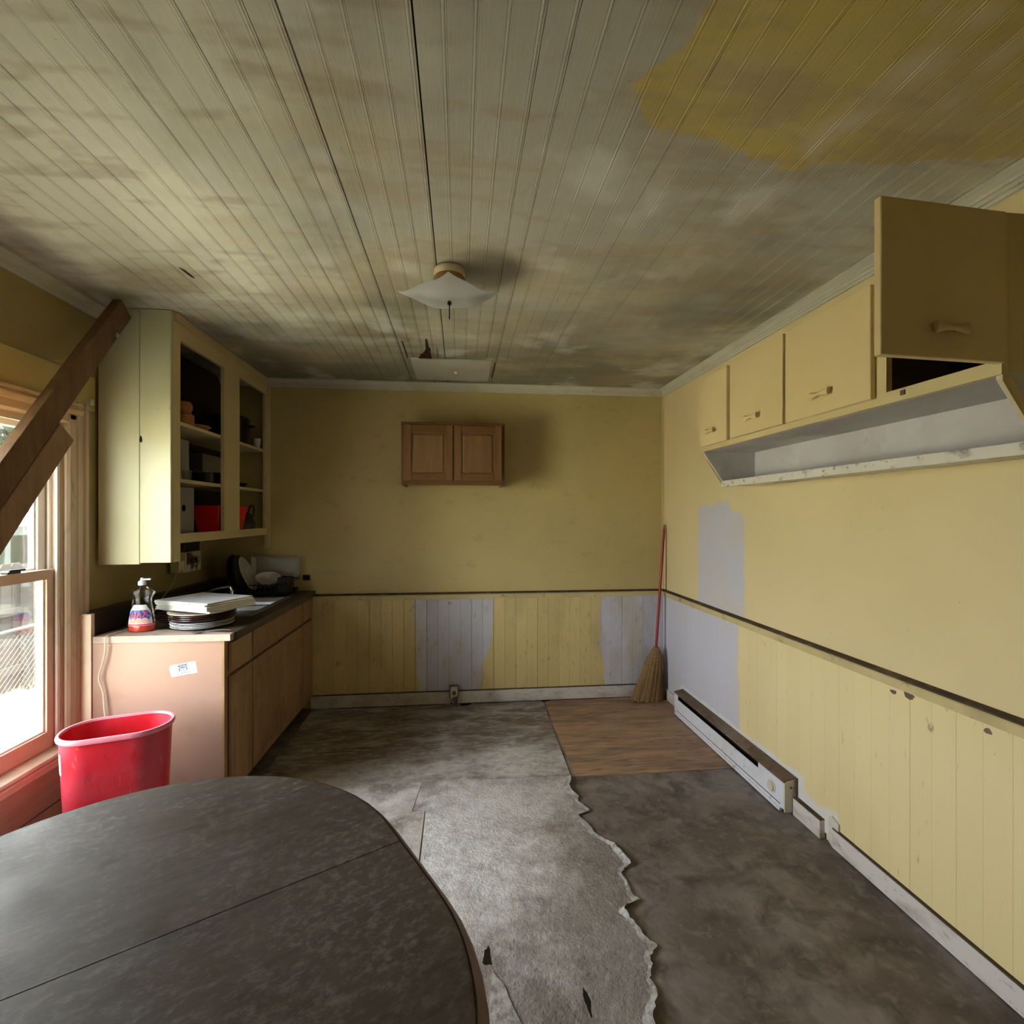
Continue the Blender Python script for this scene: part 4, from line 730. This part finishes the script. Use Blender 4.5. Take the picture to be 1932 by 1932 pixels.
part('ledge_lip', mk(lambda bm: box(bm, LX-.014, LX-.0045, RY0, RY1, LZ-.008, LZ+.026)), 'ledge', rc, bevel=.001)
for yy in (RY0-.0015, RY1-.006): part('end_edging', mk(lambda bm: prism(bm, [(RX+.001, RZ0-.007), (RX+.022, RZ0-.007), (LX+.010, LZ+.012), (LX-.010, LZ+.004), (RX+.001, RZ0-.022)], 1, yy, yy+.0075)), 'cab_yellow', rc)
part('latch', mk(lambda bm: box(bm, RX-.004, RX-.0002, 1.345, 1.36, RZ0+.008, RZ0+.022)), 'rust', rc)

# ================================================================== HEATER
ht = thing('baseboard_heater', 'long white electric baseboard heater with a rusty top on the right wall', 'heater', (XR, 2.84, 0))
HX = 1.548; HY0, HY1 = 2.232, 3.452; wx = XR-.010
part('back_plate', mk(lambda bm: box(bm, wx-.004, wx, HY0+.004, HY1-.004, .02, .174)), 'rust', ht)
part('front_panel', mk(lambda bm: (box(bm, HX, HX+.004, HY0+.001, 2.44, .022, .158), box(bm, HX, HX+.004, 3.40, HY1-.001, .022, .158), box(bm, HX, HX+.004, 2.44, 3.40, .022, .118))), 'heater_white', ht)
part('front_panel_seam', mk(lambda bm: box(bm, HX-.0015, HX-.0001, 2.26, 3.42, .034, .038)), 'rust', ht)
part('foot_lip', mk(lambda bm: prism(bm, [(HX-.012, .008), (HX-.010, .018), (HX+.004, .024), (HX+.004, .008)], 1, HY0+.02, HY1-.02)), 'heater_white', ht)
part('top_cover', mk(lambda bm: prism(bm, [(wx, .176), (HX+.006, .164), (HX-.004, .160), (HX-.004, .152), (HX+.002, .152), (HX+.006, .158), (wx, .171)], 1, HY0-.004, HY1+.002)), 'rust', ht, label='rusty brown top cover')
part('element', mk(lambda bm: box(bm, HX+.03, wx-.006, 2.45, 3.39, .06, .12)), 'dark_void', ht)
part('end_cap', mk(lambda bm: prism(bm, [(HX, .012), (wx, .012), (wx, .170), (HX+.006, .158), (HX, .150)], 1, HY0-.006, HY0)), 'heater_cream', ht, label='cream end cap'); part('end_cap', mk(lambda bm: prism(bm, [(HX, .012), (wx, .012), (wx, .170), (HX+.006, .158), (HX, .150)], 1, HY1, HY1+.005)), 'heater_cream', ht)
part('end_trim', mk(lambda bm: (box(bm, wx-.013, wx+.0, HY0-.014, HY0-.0062, .07, .176),)), 'rust', ht)
part('screw', mk(lambda bm: tube(bm, [(HX+.03, HY0-.0062, .13), (HX+.03, HY0-.009, .13)], .006, 10)), 'rust', ht)
part('knob', mk(lambda bm: (tube(bm, [(HX-.0002, 2.325, .088), (HX-.004, 2.325, .088)], .030, 24), tube(bm, [(HX-.0041, 2.325, .088), (HX-.012, 2.325, .088)], .022, 24))), 'plate_cream', ht, True, label='round thermostat knob')

# ---- rusty floor outlet on the back baseboard
fo = thing('floor_outlet', 'rust stained outlet box on the back baseboard', 'outlet box', (-.04, YB-.03, .03))
part('box_body', mk(lambda bm: box(bm, -.072, -.018, YB-.068, YB-.0245, .018, .140)), 'rusty_plate', fo, bevel=.004)
part('rust_collar', mk(lambda bm: box(bm, -.080, -.010, YB-.044, YB-.0242, .050, .150)), 'rust', fo, bevel=.004)
part('socket', mk(lambda bm: (box(bm, -.058, -.032, YB-.0695, YB-.0682, .085, .115), box(bm, -.058, -.032, YB-.0695, YB-.0682, .040, .070))), 'rust', fo)
for x0, x1, d in ((.0, .09, .05), (.62, .70, .03), (-.9, -.1, .012), (.1, 1.2, .008)): struct('floor_gap', mk(lambda bm: prism(bm, [(x0, YB-.026), (x0+.01, YB-.026-d), (x1-.02, YB-.026-d*.8), (x1, YB-.026)], 2, .0041, .0046)), 'gap', fl)

# ================================================================== BROOM
bt = Vector((1.598, 3.755, 1.350)); bb_ = Vector((1.515, 3.715, .40)); d = (bt-bb_).normalized()
bm_ = thing('broom', 'straw broom with a red handle leaning in the back corner', 'broom', (1.46, 3.69, 0))
part('handle', mk(lambda bm: tube(bm, [bb_-d*.05, bb_+d*.3, bt-d*.02], .0105, 12)), 'red_paint', bm_, True)
part('handle_tip', mk(lambda bm: tube(bm, [bt-d*.0198, bt+d*.012], .0085, 12)), 'wood_tip', bm_, True)
secs = [(.415, 1.516, .018, .018), (.395, 1.514, .032, .026), (.36, 1.509, .052, .032), (.32, 1.503, .066, .036), (.27, 1.494, .079, .038), (.20, 1.480, .092, .042), (.12, 1.465, .106, .046), (.05, 1.452, .122, .050), (.004, 1.445, .130, .052)]
def bring(z, cx, w, dd, n=40): return [(cx+w*math.cos(6.2832*k/n)*(1+.035*math.sin(k*2.7+z*20)), 3.712+dd*math.sin(6.2832*k/n)*(1+.06*math.sin(k*3.3)), z+(R.uniform(-.003, .012) if z < .02 else 0)) for k in range(n)]
part('brush', mk(lambda bm: loft(bm, [bring(*s) for s in secs])), 'straw', bm_, label='fanned straw brush')
def straws(bm):
    for k in range(210):
        a = R.uniform(0, 6.283); z0 = R.uniform(.18, .36); i = [j for j in range(len(secs)-1) if secs[j][0] >= z0][-1]; s0, s1 = secs[i], secs[-1]
        e = R.uniform(1.0, 1.05); p = [(s0[1]+s0[2]*math.cos(a)*e, 3.712+s0[3]*math.sin(a)*e, z0), (s1[1]+s1[2]*math.cos(a)*e, 3.712+s1[3]*math.sin(a)*e, R.uniform(.002, .02))]
        tube(bm, [p[0], ((p[0][0]+p[1][0])/2+R.uniform(-.004, .004), (p[0][1]+p[1][1])/2+.002*math.sin(a), (p[0][2]+p[1][2])/2), p[1]], .0013, 3, False)
part('loose_straws', mk(straws), 'straw', bm_, kind='stuff')
for z, cx, w, dd in ((.335, 1.505, .064, .036), (.31, 1.501, .071, .038), (.285, 1.497, .078, .040)):
    part('stitching', mk(lambda bm: tube(bm, [(cx+w*math.cos(6.2832*k/30), 3.712+dd*math.sin(6.2832*k/30), z) for k in range(31)], .0022, 5)), 'stitch', bm_)

# ================================================================== CEILING LIGHT
lc = thing('ceiling_light', 'old ceiling light with a square frosted glass shade hanging askew', 'ceiling light', (-.043, 2.03, ZC))
part('canopy', mk(lambda bm: lathe(bm, [(.058, -.004), (.062, -.008), (.064, -.022), (.058, -.034), (.03, -.036)], 32)), 'lamp_base', lc, True, local=True)
part('socket_ring', mk(lambda bm: lathe(bm, [(.060, -.036), (.066, -.05), (.060, -.075), (.04, -.082), (.012, -.084)], 32)), 'brass', lc, True, local=True)
def shade(bm):
    n = 17; g = []
    for i in range(n):
        row = []
        for j in range(n):
            u, v = (i/(n-1)-.5)*2, (j/(n-1)-.5)*2; s = .1475*1.0
            px, py = u*s, v*s; X, Y = (px-py)*.7071, (px+py)*.7071
            rr = X*X+Y*Y; zz = -.130+.9*rr*.9+.006*math.sin(u*5)*math.cos(v*4)+.07*(Y)+.012*X
            row.append(bm.verts.new((X, Y, zz)))
        g.append(row)
    for i in range(n-1):
        for j in range(n-1): bm.faces.new((g[i][j], g[i+1][j], g[i+1][j+1], g[i][j+1]))
    bmesh.ops.solidify(bm, geom=bm.faces[:], thickness=.003)
part('glass_shade', mk(shade), 'lamp_glass', lc, True, local=True, label='square frosted glass shade')
part('stem', mk(lambda bm: tube(bm, [(0, 0, -.08), (0, 0, -.205)], .0024, 8)), 'black', lc, local=True); part('finial', mk(lambda bm: lathe(bm, [(.004, -.148), (.008, -.146), (.008, -.136), (.004, -.133)], 12)), 'black', lc, True, local=True)

# ================================================================== BRACE LUMBER
Tp = Vector((-1.575, 2.500, 2.405)); Bt = Vector((-1.475, .62, .020)); dv = (Bt-Tp).normalized()
side = Vector((1, 0, 0)); side = (side-dv*side.dot(dv)).normalized(); up = side.cross(dv).normalized()
if up.z < 0: up = -up
def lumber(p, q, w, h):
    rows = []
    for s in [i/8 for i in range(9)]:
        c = p+(q-p)*s; j = .0015*math.sin(s*13); rows.append([c+side*(a*w/2)+up*(b*h/2+j) for a, b in ((-1, -1), (1, -1), (1, 1), (-1, 1))])
    return rows
br1 = thing('wood_brace', 'long dark timber brace leaning from the floor to the ceiling in front of the window', 'lumber', tuple(Bt))
part('timber', mk(lambda bm: loft(bm, lumber(Tp, Bt, .040, .092))), 'wood_brace', br1, bevel=.002)
part('nail_plate', mk(lambda bm: tube(bm, [Tp+dv*.17+side*.0202-up*.03, Tp+dv*.17+side*.028-up*.03], .011, 12)), 'steel', br1, label='shiny bolt head')
q0 = Tp+dv*.745-up*.0925+side*.002; q1 = Bt-dv*.12-up*.0925+side*.002
br2 = solo('wood_brace', mk(lambda bm: loft(bm, lumber(q0, q1, .040, .088))), 'wood_brace_light', 'shorter lighter timber fixed under the dark brace', 'lumber', tuple(q1), bevel=.002)

# ================================================================== WASTE BIN
wbn = thing('waste_bin', 'red plastic waste bin between the table and the window', 'bin', (-1.385, 2.175, 0), rad(17))
def rrect(a, b, r, z, n=8):
    out = []
    for cx, cy, a0 in ((a-r, b-r, 0), (-a+r, b-r, 90), (-a+r, -b+r, 180), (a-r, -b+r, 270)):
        for k in range(n+1): t = rad(a0+90*k/n); out.append((cx+r*math.cos(t), cy+r*math.sin(t), z))
    return out
part('bin_body', mk(lambda bm: loft(bm, [rrect(*s) for s in ((.155, .088, .082, .001), (.160, .093, .088, .02), (.172, .105, .10, .30), (.184, .116, .111, .575), (.181, .113, .108, .575), (.169, .102, .097, .30), (.156, .089, .085, .022), (.15, .085, .08, .010))])), 'red_bin', wbn, True, local=True)
part('rim', mk(lambda bm: loft(bm, [rrect(*s) for s in ((.184, .116, .111, .562), (.192, .124, .119, .566), (.194, .126, .121, .575), (.190, .122, .117, .584), (.183, .115, .110, .584), (.180, .112, .107, .576), (.1845, .1165, .1115, .5755), (.184, .116, .111, .562))], cap=False)), 'pink_rim', wbn, True, local=True, label='rubbed pink rolled rim')
part('paper_label', mk(lambda bm: loft(bm, [[p for p in rrect(.1848-.00004*(575-z*1000), .1168-.00004*(575-z*1000), .1118-.00004*(575-z*1000), z, 12) if p[0] < -.155 and p[1] < -.02] for z in (.44, .48, .52)], cap=False, closed=False)), 'white_label', wbn, local=True, label='white paper label')

# ================================================================== TABLE
ta = math.atan2(.489, .872); TA, TB = (.872, .489), (.489, -.872)
def tw(a, b): return (a*TA[0]+b*TB[0], a*TA[1]+b*TB[1])
tcx, tcy = tw(-.075, -.94)
tb = thing('dining_table', 'dusty dark oval dining table with a seam across the top', 'table', (tcx, tcy, 0), ta)
TRr = .490
def stad(r, hl, z, b0=None, b1=None, n=28):
    """racetrack outline, long axis along local y (local y = -b)"""
    out = []
    for k in range(n+1): t = math.pi*k/n; out.append((r*math.cos(t), hl+r*math.sin(t), z))
    for k in range(n+1): t = math.pi+math.pi*k/n; out.append((r*math.cos(t), -hl+r*math.sin(t), z))
    return out
def half(r, hl, z, ysplit, upper):
    o = [p for p in stad(r, hl, z, n=40)]; pts = []
    if upper:
        for k in range(41): t = math.pi*k/40; pts.append((r*math.cos(t), hl+r*math.sin(t), z))
        return [(r, ysplit, z)]+pts+[(-r, ysplit, z)]
    for k in range(41): t = math.pi+math.pi*k/40; pts.append((r*math.cos(t), -hl+r*math.sin(t), z))
    return [(-r, ysplit, z)]+pts+[(r, ysplit, z)]
HL = .12; ysp = .052
for up_, nm in ((True, 'table_leaf'), (False, 'table_leaf')):
    q = ysp+(.0012 if up_ else -.0012)
    part(nm, mk(lambda bm: loft(bm, [half(TRr-d_, HL, z, q, up_) for z, d_ in ((.722, .006), (.726, .001), (.744, 0), (.749, .003), (.750, .006))])), 'tabletop', tb, local=True, label='far rounded half of the tabletop' if up_ else 'near rounded half of the tabletop')
part('table_edge', mk(lambda bm: loft(bm, [stad(TRr+d_, HL, z) for z, d_ in ((.712, .001), (.712, .014), (.718, .019), (.726, .0185), (.738, .010), (.7455, .0035), (.7475, .0022), (.7475, .0012), (.712, .001))], cap=False)), 'table_edge', tb, True, local=True, label='dark brown edge band')
part('seam_filler', mk(lambda bm: box(bm, -TRr+.01, TRr-.01, ysp-.001, ysp+.001, .73, .7475)), 'seam', tb, local=True)
part('apron', mk(lambda bm: loft(bm, [stad(r, HL, z) for r, z in ((.38, .7215), (.38, .65), (.36, .65), (.36, .7215))], cap=False)), 'table_edge', tb, local=True)
part('pedestal', mk(lambda bm: lathe(bm, [(.09, .7215), (.07, .66), (.045, .60), (.065, .48), (.075, .40), (.05, .30), (.08, .22), (.085, .14), (.06, .12)], 24)), 'table_edge', tb, True, local=True)
for k in range(4):
    t = math.pi/4+k*math.pi/2; c, s = math.cos(t), math.sin(t)
    part('leg', mk(lambda bm: tube(bm, smooth_path([(c*.05, s*.05, .2), (c*.16, s*.16, .19), (c*.26, s*.26, .10), (c*.33, s*.33, .027)]), [.032]*13+[.030]*3+[.026]*3, 10)), 'table_edge', tb, True, local=True)

# ================================================================== OUTDOORS
GZ = -.72
gr = struct('ground', B(-60, XL-.16, -30, 45, GZ-.2, GZ), 'grass', label='sunlit yard outside the window')
def blades(bm):
    for k in range(5200):
        x, y = R.uniform(-6.5, -2.2), R.uniform(2.2, 8.5); h = R.uniform(.03, .13)*(1.8 if x < -4.6 else 1); a = R.uniform(0, 6.28); w = R.uniform(.004, .009); lx, ly = R.uniform(-.05, .05), R.uniform(-.05, .05)
        bm.faces.new([bm.verts.new((x-w*math.cos(a), y-w*math.sin(a), GZ)), bm.verts.new((x+w*math.cos(a), y+w*math.sin(a), GZ)), bm.verts.new((x+lx, y+ly, GZ+h))])
g2 = link('grass', mesh('grass', mk(blades)), 'blade'); g2['label'] = 'short dry grass growing in the yard'; g2['category'] = 'grass'; g2['kind'] = 'stuff'
wfn = thing('plank_fence', 'weathered wooden plank fence behind the wire fence outside', 'fence', (-5.4, 6.0, GZ))
pk = mesh('plank', mk(lambda bm: prism(bm, [(-.068, 0), (.068, 0), (.068, 1.50), (.05, 1.54), (-.05, 1.54), (-.068, 1.50)], 0, -.01, .01)))
for k in range(34):
    o = link('plank', pk, 'fence_wood', wfn); o.location = (R.uniform(-.006, .006), -2.4+k*.146, R.uniform(.0, .05))
for z in (.25, .95): part('rail', mk(lambda bm: box(bm, .012, .05, -2.45, 2.5, z, z+.085)), 'fence_wood', wfn, local=True)
for y in (-2.4, -1.15, -.25, .75, 2.0): part('post', mk(lambda bm: box(bm, .012, .10, y-.045, y+.045, 0, 1.5)), 'fence_wood', wfn, local=True)
cl = thing('wire_fence', 'galvanised chain link fence in front of the plank fence outside', 'fence', (-4.2, 5.4, GZ))
def mesh_wire(bm):
    p = .062; L = 4.4; H = 1.06
    n = int(L/p)
    for k in range(-18, n):
        for s in (1, -1):
            y0 = -2.2+k*p; a = [(.004*s, y0 if s > 0 else y0+H, 0), (.004*s, y0+H if s > 0 else y0, H)]
            if a[0][1] > 2.2 or a[0][1] < -2.2: continue
            tube(bm, a, .0024, 3, False)
part('wire_mesh', mk(mesh_wire), 'galv', cl, local=True, kind='stuff')
part('top_rail', mk(lambda bm: tube(bm, [(0, -2.3, 1.07), (0, 2.3, 1.07)], .016, 8)), 'galv', cl, True, local=True)
for y in (-2.2, .1, 2.2): part('post', mk(lambda bm: tube(bm, [(0, y, 0), (0, y, 1.12)], .024, 10)), 'galv', cl, True, local=True)
sh = thing('garden_shed', 'blue grey open shed beyond the fence', 'shed', (-11.3, 14.2, GZ))
part('roof', mk(lambda bm: prism(bm, [(-1.5, 2.10), (1.35, 1.90), (1.35, 2.00), (-1.5, 2.22)], 1, -3.2, 3.2)), 'shed_roof', sh, local=True)
part('back_wall', mk(lambda bm: box(bm, -1.3, -1.24, -3, 3, 0, 2.1)), 'shed_in', sh, local=True)
for y in (-2.9, -2.0, -1.0, .15, 1.4, 2.9): part('post', mk(lambda bm: box(bm, 1.1, 1.24, y-.07, y+.07, 0, 1.90)), 'shed', sh, local=True)
part('beam', mk(lambda bm: box(bm, 1.08, 1.25, -3, 3, 1.70, 1.895)), 'shed', sh, local=True)
for y in (-3, 2.94): part('side_wall', mk(lambda bm: box(bm, -1.24, 1.1, y, y+.06, 0, 1.95)), 'shed_in', sh, local=True)
def tree(x, y, h, r, mat, label, n=4200):
    t = thing('tree', label, 'tree', (x, y, GZ), 0, 'trees beyond the fence')
    part('trunk', mk(lambda bm: tube(bm, [(0, 0, 0), (.1, 0, h*.25), (-.05, .1, h*.55), (.1, 0, h*.85)], [.22, .17, .10, .03], 9)), 'bark', t, True, local=True)
    cl_ = [(R.uniform(-r, r)*.75, R.uniform(-r, r)*.75, h*R.uniform(.13, .95), R.uniform(.3, .55)*r) for _ in range(26)]
    def leaves(bm):
        for k in range(n):
            cx, cy, cz, cr = R.choice(cl_); d = Vector((R.gauss(0, 1), R.gauss(0, 1), R.gauss(0, 1))).normalized()*cr*R.uniform(.55, 1.05)
            p = Vector((cx, cy, cz))+d; a = Vector((R.gauss(0, 1), R.gauss(0, 1), R.gauss(0, 1))).normalized(); b = a.cross(Vector((R.gauss(0, 1), R.gauss(0, 1), R.gauss(0, 1)))).normalized(); s = R.uniform(.10, .20)
            bm.faces.new([bm.verts.new(p+a*s), bm.verts.new(p+b*s*.55), bm.verts.new(p-a*s), bm.verts.new(p-b*s*.55)])
    part('crown', mk(leaves), mat, t, local=True, kind='stuff')
tree(-15.5, 19.6, 6.8, 2.5, 'leaf1', 'bright leafy tree straight behind the shed roof', 5200); tree(-21.8, 18.0, 7.4, 2.5, 'leaf2', 'deep green tree at the left behind the shed', 5200); tree(-10.5, 24.8, 6.8, 2.4, 'leaf2', 'deep green tree at the right behind the shed')
tree(-20.5, 26.5, 9.0, 2.6, 'leaf1', 'tall pale green tree furthest behind the shed', 5200)
